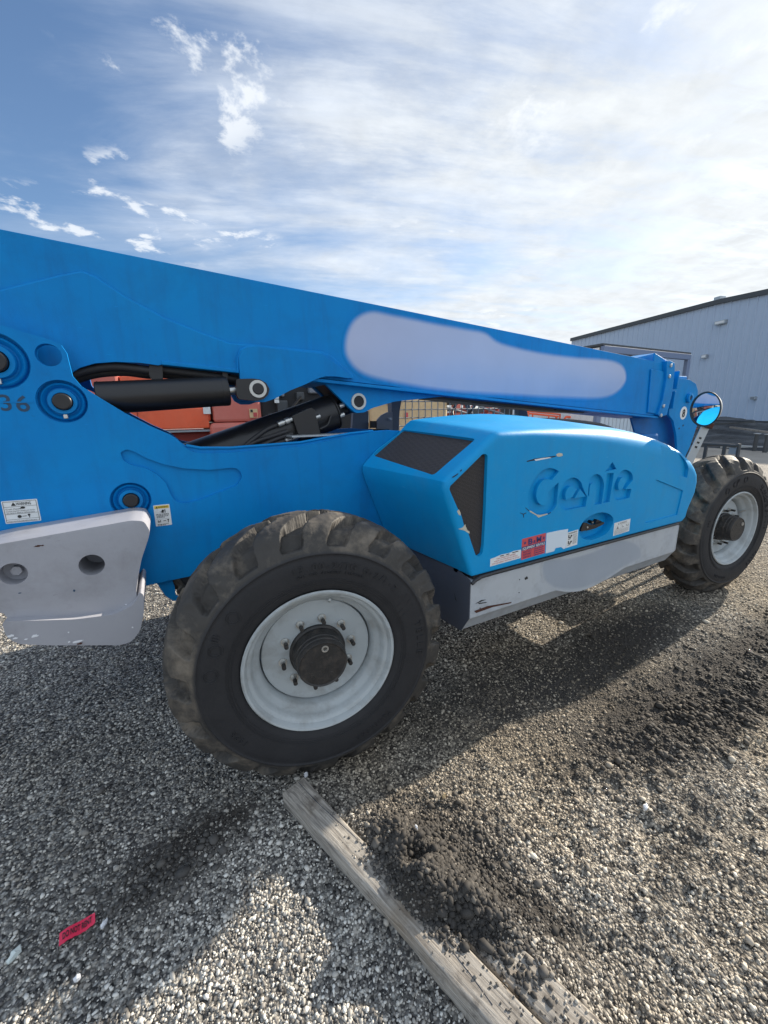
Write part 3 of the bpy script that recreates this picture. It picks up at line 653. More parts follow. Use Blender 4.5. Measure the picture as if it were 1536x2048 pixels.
# stencilled number and warning labels on the frame
sf = (Vector((0, .80, 0)), X_, Z_, Y_)
mb = MB(); a = [(-1.066,1.713),(-1.025,1.711),(-1.014,1.709),(-0.966,1.71),(-1.046,1.78)]; h36 = (a[4][1]-a[0][1])
print_on(mb, '3', h36, a[0], sf, width=a[1][0]-a[0][0], bold=.01); print_on(mb, '6', h36, a[2], sf, width=a[3][0]-a[2][0], bold=.01)
print_on(mb, '4', h36, (a[0][0]-.075, a[0][1]), sf, width=a[3][0]-a[2][0], bold=.01)
st = mb.obj('stencil_number', 'stencil', TH)
mb = MB();
for x0, x1 in ((a[0][0]-.08, a[3][0]+.02),): mb.box((x0, .7978, a[0][1]+h36*.47), (x1, .7984, a[0][1]+h36*.54))
mb.obj('stencil_gap', 'blue', st)
def label_frame(P, off=0.0):
    """P = lower-left, lower-right, upper-left 3D corners -> (frame, w, h)"""
    a, b, c = map(Vector, P); u = (b-a).normalized(); v = (c-a); v = (v-u*v.dot(u)).normalized(); n = u.cross(v)
    return (a, u, v, -n), (b-a).length, (c-a).length
def decal(name, m, fr, poly, t=.0008):
    mb = MB(); o, u, v, n_ = fr; mb.ext(poly, -t, .0004, fr=fr); return mb.obj(name, m, TH)
def rect(w, h): return [(0, 0), (w, 0), (w, h), (0, h)]
def small_lines(mb, fr, x0, x1, y0, rows, dy, t, off=.0022, seed=1):
    r = random.Random(seed); L = []
    for i in range(rows):
        x = x0; y = y0-i*dy; end = x1-(x1-x0)*(.35*r.random() if i == rows-1 else .06*r.random())
        while x < end-.002:
            w_ = min(end-x, t*(1.2+2.8*r.random())); L.append((x, y, x+w_, y+t)); x += w_+t*.8
    bars(mb, L, fr, off)
def tri(mb, fr, c, s, off=.0022):
    o, u, v, n_ = fr; P = lambda a, b: o+u*(c[0]+a*s)+v*(c[1]+b*s)-n_*off
    mb.add([P(-.58, 0), P(.58, 0), P(0, 1)], [(0, 1, 2)])
# left label
fr, w_, h_ = label_frame([(-1.137,0.8,1.23),(-1.015,0.8,1.228),(-1.133,0.8,1.331)])
d = decal('warning_label', 'white', fr, rnd(rect(w_, h_), .004)); d['label'] = 'large white crush hazard warning label'
mb = MB(); bars(mb, [(.004, .004, w_-.004, .0055), (.004, h_-.0055, w_-.004, h_-.004), (.004, .004, .0055, h_-.004), (w_-.0055, .004, w_-.004, h_-.004), (.004, h_*.72, w_-.004, h_*.72+.0012), (.004, h_*.40, w_-.004, h_*.40+.0012), (.004, h_*.16, w_-.004, h_*.16+.001)], fr, .0022)
print_on(mb, 'WARNING', h_*.13, (w_*.60, h_*.78), fr, 'C', bold=.012, off=.0022, width=w_*.42); tri(mb, fr, (w_*.32, h_*.77), h_*.15)
print_on(mb, 'Crush Hazard', h_*.065, (w_*.08, h_*.60), fr, off=.0022); print_on(mb, 'Contact between wheels and chassis', h_*.055, (w_*.08, h_*.51), fr, off=.0022, width=w_*.8); print_on(mb, 'can result in death or serious injury.', h_*.055, (w_*.08, h_*.43), fr, off=.0022, width=w_*.8)
small_lines(mb, fr, w_*.08, w_*.92, h_*.08, 1, .01, .0016)
o_, u_, v_, n_ = fr
def blob(mb, c, r, n=14, k=1.0): mb.add([o_+u_*(c[0]+r*cos(2*pi*i/n)*k)+v_*(c[1]+r*sin(2*pi*i/n))-n_*.0024 for i in range(n)], [tuple(range(n))])
blob(mb, (w_*.56, h_*.66), h_*.05, k=1.6); bars(mb, [(w_*.44, h_*.63, w_*.52, h_*.645)], fr, .0026); blob(mb, (w_*.42, h_*.28), h_*.07); bars(mb, [(w_*.50, h_*.27, w_*.62, h_*.295), (w_*.68, h_*.2, w_*.70, h_*.3)], fr, .0026); blob(mb, (w_*.69, h_*.32), h_*.045)
mb.obj('lettering', 'ink', d)
# right label, yellow header
fr, w_, h_ = label_frame([(-0.572,0.8,1.132),(-0.499,0.8,1.131),(-0.573,0.8,1.242)]); o_, u_, v_, n_ = fr
d = decal('warning_label', 'white', fr, rnd(rect(w_, h_), .004)); d['label'] = 'tall white warning label with yellow header'
mb = MB(); bars(mb, [(.004, h_*.83, w_-.004, h_*.96)], fr, .0022); mb.obj('header', 'yellow', d)
mb = MB(); print_on(mb, 'WARNING', h_*.085, (w_*.58, h_*.855), fr, 'C', bold=.012, off=.003, width=w_*.6); tri(mb, fr, (w_*.2, h_*.85), h_*.09, .003)
blob(mb, (w_*.55, h_*.72), h_*.05); bars(mb, [(w_*.35, h_*.66, w_*.5, h_*.68), (w_*.45, h_*.62, w_*.6, h_*.7), (w_*.65, h_*.62, w_*.70, h_*.78)], fr, .0026)
small_lines(mb, fr, w_*.12, w_*.9, h_*.55, 4, h_*.052, .0028); bars(mb, [(.004, h_*.33, w_-.004, h_*.335)], fr, .0022)
bars(mb, [(w_*.16, h_*.17, w_*.2, h_*.28), (w_*.22, h_*.17, w_*.26, h_*.25), (w_*.30, h_*.17, w_*.34, h_*.29), (w_*.5, h_*.22, w_*.66, h_*.25), (w_*.78, h_*.14, w_*.82, h_*.25)], fr, .0022); blob(mb, (w_*.8, h_*.27), h_*.035)
small_lines(mb, fr, w_*.12, w_*.8, h_*.07, 2, h_*.04, .0026); mb.obj('lettering', 'ink', d)

# ---- boom
boom = MB(); bp = [(-1.9, 2.500), (-.96, 2.442), (.842, 2.333), (2.723, 2.216), (4.13, 2.128), (4.13, 1.600), (2.11, 1.755), (.74, 1.862), (-.44, 1.956), (-1.9, 2.06)]
boom.ext(bp, .92, 1.30); boom = boom.obj('boom', 'blue', TH, bevel=.006)
mb = MB(); mb.ext([(-.44, 1.950), (.74, 1.856), (2.11, 1.749), (4.13, 1.594), (4.13, 1.574), (2.11, 1.729), (.74, 1.836), (-.44, 1.930)], .895, 1.325); mb.obj('boom_bottom_flange', 'blue', boom, bevel=.004)
dbl = rnd([(-1.9, 2.16)]+[(-1.105,2.155),(-1.004,2.197),(-0.788,2.281),(-0.702,2.311),(-0.659,2.294),(-0.553,2.222),(-0.397,2.142),(-0.244,2.089),(-0.102,2.044),(0.029,2.045),(0.167,2.039),(0.418,2.031),(0.474,2.011),(0.563,1.946),(0.606,1.912),(0.612,1.891),(0.397,1.897),(-0.063,1.916),(-0.263,1.925),(-0.442,1.932),(-0.452,1.927),(-0.533,1.936),(-0.636,1.936),(-0.717,1.926),(-0.778,1.904),(-0.82,1.876)]+[(-1.3, 1.78), (-1.9, 1.85)], .008, 2)
mb = MB(); mb.ext(dbl, .902, .9205); mb.obj('boom_doubler_plate', 'blue', boom, bevel=.007)
mb = MB(); mb.ext(dbl, 1.3, 1.312); mb.obj('boom_doubler_plate', 'blue_dark', boom)
lug = rnd([(-0.073,1.851),(-0.07,1.979),(-0.051,2.017),(-0.018,2.034),(0.021,2.039),(0.404,2.02),(0.477,1.973),(0.57,1.91),(0.575,1.887),(0.486,1.896),(0.416,1.895),(0.368,1.882),(0.289,1.847),(0.197,1.812),(0.107,1.767),(0.049,1.748),(-0.006,1.748),(-0.044,1.77),(-0.064,1.812)], .006, 2)
mb = MB(); mb.ext(lug, .870, .9015); mb.obj('cylinder_lug', 'blue', boom, bevel=.008)
mb = MB(); mb.ext(lug, 1.313, 1.343); mb.obj('cylinder_lug', 'blue_dark', boom)
def bead(pts_, y, r_, parent, name='weld_bead', m='blue'):
    mb = MB(); mb.tube([(x, y, z) for x, z in pts_], r_, n=8, sub=1); return mb.obj(name, m, parent, sharp=80)
bead([(-1.104,2.154),(-1.003,2.195),(-0.787,2.28),(-0.702,2.309),(-0.658,2.293),(-0.553,2.221),(-0.397,2.141),(-0.244,2.088),(-0.103,2.044),(0.028,2.044),(0.165,2.039),(0.416,2.03),(0.472,2.011),(0.561,1.945),(0.603,1.911),(0.609,1.89)], .914, .012, boom)
bead([(-0.076,1.902),(-0.07,1.979),(-0.051,2.017),(-0.018,2.034),(0.021,2.039),(0.404,2.02),(0.477,1.973),(0.57,1.91)], .897, .009, boom)
bead([(-0.383,1.531),(-0.319,1.515),(-0.171,1.507),(0.218,1.517),(0.54,1.557),(0.698,1.566)], .816, .008, frame, 'edge_bead')
# faint pale logo decal left on the boom side, edges faded into the paint
def patch_mat(name, base, colr):
    """the paint itself, grading into a faded decal where the 'edge' attribute rises"""
    m = MT[base].copy(); m.name = name; nt = m.node_tree; n = NT.__new__(NT); n.nt = nt
    b = nt.nodes['Principled BSDF']; src = b.inputs['Base Color'].links[0].from_socket
    tc = n.n('ShaderNodeTexCoord').outputs['Object']; at = n.n('ShaderNodeAttribute', attribute_name='edge').outputs['Fac']
    f = n.n('ShaderNodeMapRange', interpolation_type='SMOOTHSTEP', x0=n.m('ADD', at, n.m('MULTIPLY', n.m('SUBTRACT', n.noise(tc, 4, 3, .5), .5), .12)), x1=.1, x2=.9)
    n.set(b.inputs['Base Color'], n.mix(f, src, n.mix(n.noise(tc, 3, 4, .5), tuple(v*.92 for v in colr), tuple(min(1, v*1.08) for v in colr)))); return m
MT['boompatch'] = patch_mat('faded_lavender_decal', 'blue', (.44, .49, .66)); MT['skirtpatch'] = patch_mat('buffed_grey_patch', 'skirt', (.34, .385, .45))
def soft_patch(name, poly, y, m, parent, edge=.03):
    P = cr(poly, 5); n = len(P); c = sum((Vector(p) for p in P), Vector((0, 0)))/n
    A_ = sum(P[i][0]*P[(i+1) % n][1]-P[(i+1) % n][0]*P[i][1] for i in range(n)); sg_ = 1 if A_ > 0 else -1
    rings = []
    for k, w_ in ((0, 0.0), (1, 1.0)):
        ring = []
        for i, p in enumerate(P):
            d = Vector(P[(i+1) % n])-Vector(P[i-1]); nn = Vector((-d.y, d.x)).normalized()*sg_
            q = Vector(p)+nn*(edge*k); ring.append(q)
        rings.append(ring)
    v = [(q.x, y, q.y) for r_ in rings for q in r_]; f = [(i, (i+1) % n, n+(i+1) % n, n+i) for i in range(n)]
    tr = tessellate_polygon([[Vector((q.x, q.y, 0)) for q in rings[1]]]); f += [tuple(i+n for i in t) for t in tr]
    me = bpy.data.meshes.new(name); me.from_pydata(v, [], f); at = me.attributes.new('edge', 'FLOAT', 'POINT')
    x_ = [q.x for q in rings[1]]; z_ = [q.y for q in rings[1]]; xa, xb = min(x_), max(x_)
    # the decal colour thins towards its lower edge and its right end
    lo = {i: min(b for a, b in zip(x_, z_) if abs(a-x_[i]) < .12) for i in range(n)}; hi = {i: max(b for a, b in zip(x_, z_) if abs(a-x_[i]) < .12) for i in range(n)}
    at.data.foreach_set('value', [0.0]*n+[1.0-.28*(1-(z_[i]-lo[i])/max(.02, hi[i]-lo[i]))-.14*(x_[i]-xa)/(xb-xa) for i in range(n)]); return link(name, me, m, parent)
BP = [(0.554,2.114),(0.569,1.994),(0.689,1.896),(0.965,1.842),(1.388,1.796),(1.989,1.773),(2.653,1.753),(3.259,1.762),(3.525,1.902),(3.491,2.062),(3.264,2.136),(2.731,2.14),(2.293,2.156),(1.878,2.197),(1.708,2.258),(1.533,2.271),(1.248,2.286),(0.932,2.306),(0.752,2.312),(0.62,2.243)]
soft_patch('faded_decal', BP[::-1] if sum((BP[i][0]-BP[i-1][0])*(BP[i][1]+BP[i-1][1]) for i in range(len(BP))) < 0 else BP, .9185, 'boompatch', boom, .05)

# boom end collar with bolts and gussets
col_ = boom
mb = MB(); mb.ext([(3.901,2.061),(4.191,2.041),(4.193,1.613),(3.943,1.637)], .905, .919); mb.obj('boom_end_band', 'blue', boom, bevel=.004)
mb = MB(); mb.ext([(4.113,2.143),(4.177,2.15),(4.269,2.13),(4.291,2.052),(4.302,1.812),(4.261,1.607),(4.15,1.588),(4.087,1.615),(4.142,1.761),(4.154,1.96)], .88, 1.34); fl = mb.obj('boom_end_flange', 'blue', boom, bevel=.005)
for c in [(4.19,2.102),(4.192,1.995),(4.159,1.7),(4.137,1.604)]: disc('bolt', 'galv', c, .018, .868, .882, fl, n=12)
mb = MB(); mb.ext([(3.961,2.217),(4.232,2.143),(4.23,2.045),(3.964,2.065)], .925, .94); mb.obj('gusset', 'blue', boom, bevel=.003)
mb = MB(); mb.ext([(3.742,2.169),(4.1,2.234),(4.376,2.168),(4.136,2.093)], 1.0, 1.24); mb.obj('top_gusset', 'blue', boom, bevel=.004)
for c in [(4.398,1.762),(4.418,1.969)]: MB().box((c[0], .9, c[1]-.09), (c[0]+.02, 1.32, c[1]+.09)).obj('wear_pad_plate', 'blue', boom, bevel=.004)
bxT('inner_boom', 'blue', (4.1, .97, 1.72), (4.75, 1.25, 2.02), boom, .01)
hp_ = rnd([(4.334,1.995),(4.494,1.994),(4.75,1.979),(4.893,1.939),(4.963,1.864),(4.984,1.764),(5.07,1.467),(4.985,1.231),(4.847,1.015),(4.768,1.056),(4.722,1.176),(4.642,1.379),(4.533,1.537),(4.422,1.605)], .012, 3)
mb = MB(); mb.ext(hp_, .94, .965); hpl = mb.obj('head_plate', 'blue', boom, bevel=.004)
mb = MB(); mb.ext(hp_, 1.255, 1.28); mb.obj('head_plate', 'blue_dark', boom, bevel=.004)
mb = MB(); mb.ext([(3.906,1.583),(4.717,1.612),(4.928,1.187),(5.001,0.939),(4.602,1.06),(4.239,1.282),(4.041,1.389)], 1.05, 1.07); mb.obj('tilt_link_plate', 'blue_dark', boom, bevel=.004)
c = [(4.767,1.785)][0]; MB().lathe([(.035, 0), (.05, -.004), (.052, -.03), (.03, -.034), (.028, -.02)], 28, (c[0], .94, c[1])).obj('pin_collar', 'blue', hpl, sharp=40); disc('pin', 'hub', c, .027, .915, .95, hpl)
c = [(4.72,1.621)][0]; e = disc('number_disc', 'white', c, .072, .9385, .9395, hpl, bevel=0)
mb = MB(); print_on(mb, '8', .085, (c[0], c[1]-.0425), (Vector((0, .94, 0)), X_, Z_, Y_), 'C', bold=.03, off=.0035); mb.obj('number', 'ink', e)
for c in [(4.675,1.451),(4.752,1.482)]: disc('bolt_hole', 'ink', c, .011, .938, .9395, hpl, n=12, bevel=0)
bxT('carriage_tube', 'walldark', (4.95, .80, .45), (5.1, 1.4, .60), TH)
# fork carriage backrest beyond the front wheel
cg = MB(); cg.tube([(5.5, .66, .35), (5.5, .66, 1.17), (5.5, .70, 1.225), (5.5, 1.0, 1.23), (5.5, 1.55, 1.235)], .020, n=8, sub=3); cg.tube([(5.5, .66, .5), (5.5, 1.55, .5)], .03, n=8)
cg = cg.obj('load_backrest', 'walldark', TH, sharp=50)
for y in (.78, .97, 1.16, 1.35): bxT('backrest_bar', 'walldark', (5.48, y, .5), (5.51, y+.035, 1.22), cg)
bxT('backrest_corner', 'galv', (5.515, .66, 1.12), (5.53, .76, 1.21), cg)
# compensating cylinder between frame and boom
A, B = [Vector(p) for p in [(-0.731,0.92,1.768),(-0.135,0.92,1.808)]]; ax = (B-A).normalized()
cy = MB().cyl(A-ax*.0, B, .0765, n=40).obj('levelling_cylinder', 'black', TH, bevel=.004, sharp=40)
MB().cyl(B-ax*.035, B-ax*.008, .0775, n=40).obj('gland_ring', 'black', cy, bevel=.002, sharp=40); MB().cyl(B-ax*.25, B-ax*.245, .0762, n=40).obj('weld_line', 'black', cy, sharp=40)
MB().cyl(B, B+ax*.12, .022, n=24).obj('chrome_rod', 'zinc', cy, sharp=40); MB().cyl(B+ax*.055, B+ax*.075, .04, n=20).obj('rod_collar', 'black', cy, bevel=.003, sharp=40)
ey = rnd([(-0.1,1.861),(-0.089,1.866),(-0.014,1.87),(0.026,1.866),(0.057,1.848),(0.073,1.817),(0.062,1.785),(0.036,1.763),(-0.006,1.753),(-0.095,1.763),(-0.105,1.784)], .004, 2)
mb = MB(); mb.ext(ey, .842, .874); eye = mb.obj('rod_eye', 'black', TH, bevel=.004)
c = [(0.01,1.816)][0]; MB().lathe([(.047, .0), (.046, -.006), (.031, -.006), (.030, .004)], 36, (c[0], .842, c[1])).obj('bearing_ring', 'ring', eye, sharp=40); disc('pin', 'black', c, .030, .832, .93, eye, bevel=.004)
# lift cylinder with valve block and hoses
A, B = [Vector(p) for p in [(-0.321,1.1,1.425),(0.539,1.1,1.69)]]; ax = (B-A).normalized()
lc = MB().cyl(A-ax*.5, B, .115, n=44).obj('lift_cylinder', 'black', TH, bevel=.006, sharp=40)
MB().cyl(B, B+ax*.012, .118, n=44).obj('end_cap', 'black', lc, bevel=.004, sharp=40); MB().cyl(B, B+ax*.22, .05, n=28).obj('rod', 'black', lc, sharp=40)
for dx, dz in ((.02, .06), (.02, .0)): MB().cyl(B+ax*.012+Vector((.0, -.10, dz-.03)), B+ax*.045+Vector((.0, -.10, dz-.03)), .016, n=10).obj('cap_bolt', 'zinc', lc, sharp=40)
vb = [(0.22,1.669),(0.346,1.718),(0.368,1.706),(0.398,1.555),(0.275,1.52),(0.257,1.542)]
mb = MB(); mb.ext(vb, .955, 1.05); vbo = mb.obj('valve_block', 'black', lc, bevel=.004)
def fit_(a, b, r, nm='hose_fitting', m='zinc'): return MB().cyl(a, b, r, n=12).obj(nm, m, lc, bevel=.001, sharp=40)
for (a, b) in ([Vector(p) for p in [(0.136,0.97,1.621),(0.224,0.97,1.651)]], [Vector(p) for p in [(0.174,0.97,1.521),(0.26,0.97,1.544)]]):
    d_ = b-a; fit_(a, a+d_*.4, .017); fit_(a+d_*.4, a+d_*.5, .013); fit_(a+d_*.5, a+d_*.78, .019); fit_(a+d_*.78, b, .014)
a, b = [Vector(p) for p in [(0.365,0.97,1.654),(0.405,0.97,1.666)]]; fit_(a, b, .013)
for s_ in [[(0.14,0.985,1.62),(0.075,0.985,1.596),(0.013,0.985,1.557),(-0.049,0.985,1.513),(-0.127,0.985,1.439)], [(0.195,0.985,1.58),(0.101,0.985,1.553),(0.01,0.985,1.528),(-0.065,0.985,1.491),(-0.144,0.985,1.411)], [(0.178,0.985,1.52),(0.097,0.985,1.5),(0.02,0.985,1.474),(-0.058,0.985,1.42)], [(0.225,0.985,1.561),(0.146,0.985,1.54),(0.052,0.985,1.508),(-0.039,0.985,1.463),(-0.103,0.985,1.393)]]:
    MB().tube(s_, .014, n=10).obj('hydraulic_hose', 'seal', lc, sharp=60)
MB().tube([(0.402,0.975,1.585),(0.454,0.975,1.609),(0.473,0.975,1.646),(0.481,0.975,1.664)], .008, n=8).obj('steel_pipe', 'black', lc, sharp=60)
tr_ = rnd([(0.415,1.89),(0.487,1.892),(0.911,1.854),(1.338,1.812),(1.348,1.787),(0.949,1.753),(0.774,1.711),(0.71,1.683),(0.651,1.68),(0.616,1.706)], .012, 3)
mb = MB(); mb.ext(tr_, .96, .99); br = mb.obj('lift_bracket', 'blue', boom, bevel=.004)
mb = MB(); mb.ext(tr_, 1.215, 1.245); mb.obj('lift_bracket', 'blue_dark', boom, bevel=.004)
mb = MB(); mb.ext([(0.428,1.893),(0.501,1.895),(0.704,1.875),(0.667,1.681),(0.639,1.7)], .992, 1.212); mb.obj('bracket_infill', 'black', boom)  # black block filling the space between the bracket plates
c = [(0.672,1.753)][0]; MB().lathe([(.053, 0), (.052, -.008), (.037, -.008), (.036, .003)], 36, (c[0], .96, c[1])).obj('bearing_ring', 'ring', br, sharp=40); disc('pin', 'rubber', c, .036, .953, 1.25, br, bevel=.003)
# hose tray under the boom and hoses near the pivot
hb = MB(); hb.ext([(1.305,1.8),(1.964,1.753),(2.632,1.713),(3.056,1.683),(3.047,1.646),(2.705,1.66),(1.966,1.717),(1.305,1.775)], 1.0, 1.2); hb.obj('hose_tray', 'black', boom, bevel=.003)
MB().tube([(2.635,1,1.687),(2.91,1,1.684),(3.022,1,1.665),(3.209,1,1.663),(3.699,1,1.657)], .012).obj('boom_hose', 'seal', boom, sharp=60)
for dy, s_ in zip((.0, .05, .02, .06), [[(-0.868,0.95,1.847),(-0.806,0.95,1.88),(-0.735,0.95,1.905),(-0.652,0.95,1.919),(-0.569,0.95,1.915),(-0.495,0.95,1.906),(-0.455,0.95,1.902)], [(-0.871,0.95,1.829),(-0.789,0.95,1.869),(-0.707,0.95,1.892),(-0.603,0.95,1.9),(-0.497,0.95,1.889),(-0.447,0.95,1.895)], [(-0.453,0.95,1.915),(-0.263,0.95,1.896),(-0.087,0.95,1.877),(0.047,0.95,1.859)], [(-0.456,0.95,1.897),(-0.265,0.95,1.881),(-0.089,0.95,1.864),(0.102,0.95,1.832)]]):
    pts_ = s_; MB().tube([(x, y+dy, z) for x, y, z in pts_], .021, n=10).obj('boom_hose', 'seal', boom, sharp=60)
for s_ in [[(-0.495,1.935),(-0.433,1.937),(-0.442,1.864),(-0.49,1.859),(-0.502,1.882)], [(-0.153,1.918),(-0.123,1.916),(-0.129,1.856),(-0.155,1.856)]]:
    mb = MB(); mb.ext(s_, .93, 1.0); mb.obj('hose_clamp', 'black', boom, bevel=.003)
MB().tube([(-0.736,0.95,1.832),(-0.708,0.95,1.82),(-0.678,0.95,1.814),(-0.717,0.95,1.762)], .02).obj('cylinder_port_pipe', 'black', boom, sharp=60)

# ---- counterweight
cwp = rnd([(-1.292,1.185),(-1.083,1.212),(-0.65,1.243),(-0.603,1.233),(-0.586,1.185),(-0.6,1.146),(-0.636,1.064),(-0.658,0.992),(-0.678,0.917),(-0.68,0.847),(-0.712,0.816),(-0.827,0.819),(-1.114,0.885),(-1.123,0.935),(-1.334,0.983)], .014, 3)
mb = MB(); mb.ext(cwp, .50, .798); cw = mb.obj('counterweight', 'grey', TH, bevel=.052, seg=7)
lowp = rnd([(-1.125,0.915),(-0.903,0.861),(-0.765,0.846),(-0.69,0.874),(-0.658,0.924),(-0.648,0.907),(-0.659,0.825),(-0.686,0.741),(-0.727,0.698),(-0.769,0.697),(-1.001,0.771),(-1.09,0.804),(-1.123,0.841)], .02, 3)
hs = [(-0.816,1.072),(-1.067,1.086)]
cut(cw, [MB().cyl((hs[0][0], .4, hs[0][1]), (hs[0][0], .68, hs[0][1]), .0455, n=40), MB().cyl((hs[1][0], .4, hs[1][1]), (hs[1][0], .56, hs[1][1]), .044, n=40)]); smooth(cw)
mb = MB(); mb.ext(lowp, .462, .86); lw = mb.obj('counterweight_lip', 'grey', cw, bevel=.014, seg=4)
MB().cyl((hs[1][0], .535, hs[1][1]), (hs[1][0], .562, hs[1][1]), .021, n=6).obj('bolt_head', 'grey', cw, bevel=.003); MB().cyl((hs[0][0]+.012, .66, hs[0][1]+.015), (hs[0][0]+.012, .68, hs[0][1]+.015), .018, n=6).obj('bolt_head', 'rust', cw)
def flake(name, m, pts_, y, parent): mb = MB(); mb.ext(pts_, y, y+.004); return mb.obj(name, m, parent)
def jag(c, sx, sz, seed, n=13):
    r = random.Random(seed); return [(c[0]+sx*cos(2*pi*i/n)*(.55+.6*r.random()), c[1]+sz*sin(2*pi*i/n)*(.45+.7*r.random())) for i in range(n)]
for k, (px, sx, sz, m_) in enumerate(zip([(-0.91,0.761),(-0.904,0.749),(-1.039,0.826),(-1.108,0.848),(-1.099,0.834),(-0.933,0.81),(-1.068,0.82),(-0.938,0.767),(-0.711,0.768)], (.020, .011, .012, .012, .010, .003, .006, .005, .005), (.005, .005, .008, .006, .004, .003, .003, .005, .004), ('chip', 'rust', 'chip', 'chip', 'chip', 'chip', 'chip', 'chip', 'chip'))):
    flake('paint_chip', m_, jag(px, sx, sz, k), .4595 if m_ == 'rust' else .4605, cw)
for k, (px, sx, sz, m_) in enumerate(zip([(-0.975,1.185),(-0.96,1.185),(-0.724,0.866),(-0.893,0.974),(-1.062,1.004)], (.012, .006, .003, .004, .005), (.004, .003, .003, .007, .002), ('rust', 'rust', 'chip', 'stencil', 'stencil'))):
    flake('paint_chip', m_, jag(px, sx, sz, 20+k), .4985, cw)

# ---- engine hood: a closed shell built ring by ring, then carved
side = [(.845, .832, .012), (1.4, .831, .012), (2.2, .829, .012), (2.93, .826, .012), (2.985, .842, .03), (3.015, .90, .05), (3.085, 1.03, .05), (3.100, 1.12, .06), (3.085, 1.19, .07), (3.045, 1.245, .08), (2.98, 1.30, .09), (2.90, 1.345, .10), (2.82, 1.38, .10), (2.70, 1.424, .11), (2.56, 1.462, .11), (2.43, 1.490, .11), (2.30, 1.513, .11), (2.16, 1.534, .11), (2.0, 1.552, .10), (1.85, 1.563, .09), (1.70, 1.571, .08), (1.57, 1.575, .07), (1.40, 1.578, .055), (1.24, 1.580, .045), (1.08, 1.579, .04), (1.00, 1.577, .036),
        (.965, 1.572, .036), (.935, 1.556, .036), (.86, 1.502, .036), (.76, 1.432, .036), (.68, 1.376, .036), (.655, 1.352, .036), (.653, 1.318, .034), (.672, 1.255, .032), (.72, 1.13, .030), (.775, .985, .028), (.815, .882, .022), (.828, .845, .014)]
P = [Vector((a, b)) for a, b, r in side]; n_s = len(P)
nor = []
for i in range(n_s):
    e0, e1 = (P[i]-P[i-1]).normalized(), (P[(i+1) % n_s]-P[i]).normalized(); n0, n1 = Vector((-e0.y, e0.x)), Vector((-e1.y, e1.x)); q = (n0+n1).normalized(); nor.append(q/max(.6, q.dot(n0)))
if nor[1].y < 0: nor = [-q for q in nor]
rings = []
def ring(yfun, ins): rings.append([(P[i].x+nor[i].x*ins(side[i][2]), yfun(side[i][2]), P[i].y+nor[i].y*ins(side[i][2])) for i in range(n_s)])
ring(lambda r: 0.0, lambda r: r+.012)
for a in range(7):
    t = pi/2*(1-a/6); ring(lambda r: r*(1-sin(t)), lambda r: r*(1-cos(t)))
for y in (.16, .3, .45, .62, .79):
    rg = []
    for i in range(n_s):
        x, z = P[i]; top = min(1, max(0, (z-1.25)/.2)) if x > .95 or z > 1.35 else 0
        k = ((y-.05)/.75); cr_ = (.055+.03*min(1, max(0, (x-1.0)/.5)))*(k**.8)*top*(1 if x > 1.0 else max(0, (z-1.34)/.24))
        xx = x-(.05*k if z < 1.45 and x < .9 else 0)
        rg.append((xx, y, z+max(0, cr_)))
    rings.append(rg)
hv = [v for rg in rings for v in rg]; hf = []
for k in range(len(rings)-1):
    for i in range(n_s): j = (i+1) % n_s; hf.append((k*n_s+i, k*n_s+j, (k+1)*n_s+j, (k+1)*n_s+i))
hf.append(tuple(range(n_s))[::-1]); hf.append(tuple(range((len(rings)-1)*n_s, len(rings)*n_s)))
hb_ = MB(); hb_.add(hv, hf); hood = hb_.obj('engine_hood', 'hood', TH)
cs = []
def cutter(poly, depth, holes=(), y0=-.05, fr=None):
    if len(poly) > 10: poly = rnd(poly, .006, 2)
    mb = MB(); mb.ext(poly, y0, depth, holes, fr=fr); cs.append(mb)
D = .022
G = [(1.455,1.336),(1.43,1.349),(1.407,1.356),(1.377,1.362),(1.349,1.361),(1.325,1.356),(1.302,1.346),(1.282,1.334),(1.267,1.32),(1.245,1.294),(1.229,1.265),(1.219,1.234),(1.216,1.208),(1.222,1.177),(1.233,1.151),(1.249,1.131),(1.273,1.114),(1.309,1.096),(1.348,1.09),(1.383,1.093),(1.415,1.103),(1.442,1.12),(1.455,1.134),(1.46,1.147),(1.46,1.189),(1.46,1.274),(1.417,1.248),(1.373,1.218),(1.386,1.204),(1.392,1.191),(1.387,1.175),(1.372,1.158),(1.35,1.153),(1.328,1.158),(1.307,1.171),(1.291,1.191),(1.283,1.214),(1.283,1.236),(1.29,1.261),(1.305,1.281),(1.325,1.296),(1.35,1.301),(1.375,1.299),(1.402,1.291)]
cutter(G, D)
cutter([(1.678,1.225),(1.668,1.246),(1.649,1.264),(1.623,1.28),(1.59,1.29),(1.559,1.289),(1.529,1.281),(1.51,1.266),(1.494,1.241),(1.479,1.214),(1.469,1.188),(1.469,1.165),(1.477,1.141),(1.496,1.121),(1.522,1.106),(1.555,1.096),(1.625,1.097),(1.729,1.097),(1.73,1.129),(1.735,1.157),(1.706,1.189)], D,
       [[(1.539,1.162),(1.529,1.186),(1.529,1.204),(1.537,1.224),(1.555,1.236),(1.573,1.24),(1.591,1.236),(1.605,1.225),(1.629,1.217),(1.594,1.173)], [(1.658,1.214),(1.719,1.162),(1.616,1.162)]])
cutter([(1.738,1.162),(1.736,1.225),(1.74,1.262),(1.752,1.278),(1.775,1.289),(1.802,1.291),(1.833,1.284),(1.857,1.268),(1.877,1.242),(1.89,1.214),(1.89,1.174),(1.888,1.094),(1.815,1.097),(1.817,1.138),(1.817,1.182),(1.811,1.214),(1.796,1.229),(1.776,1.235),(1.758,1.233),(1.749,1.218),(1.748,1.194),(1.75,1.16)], D)
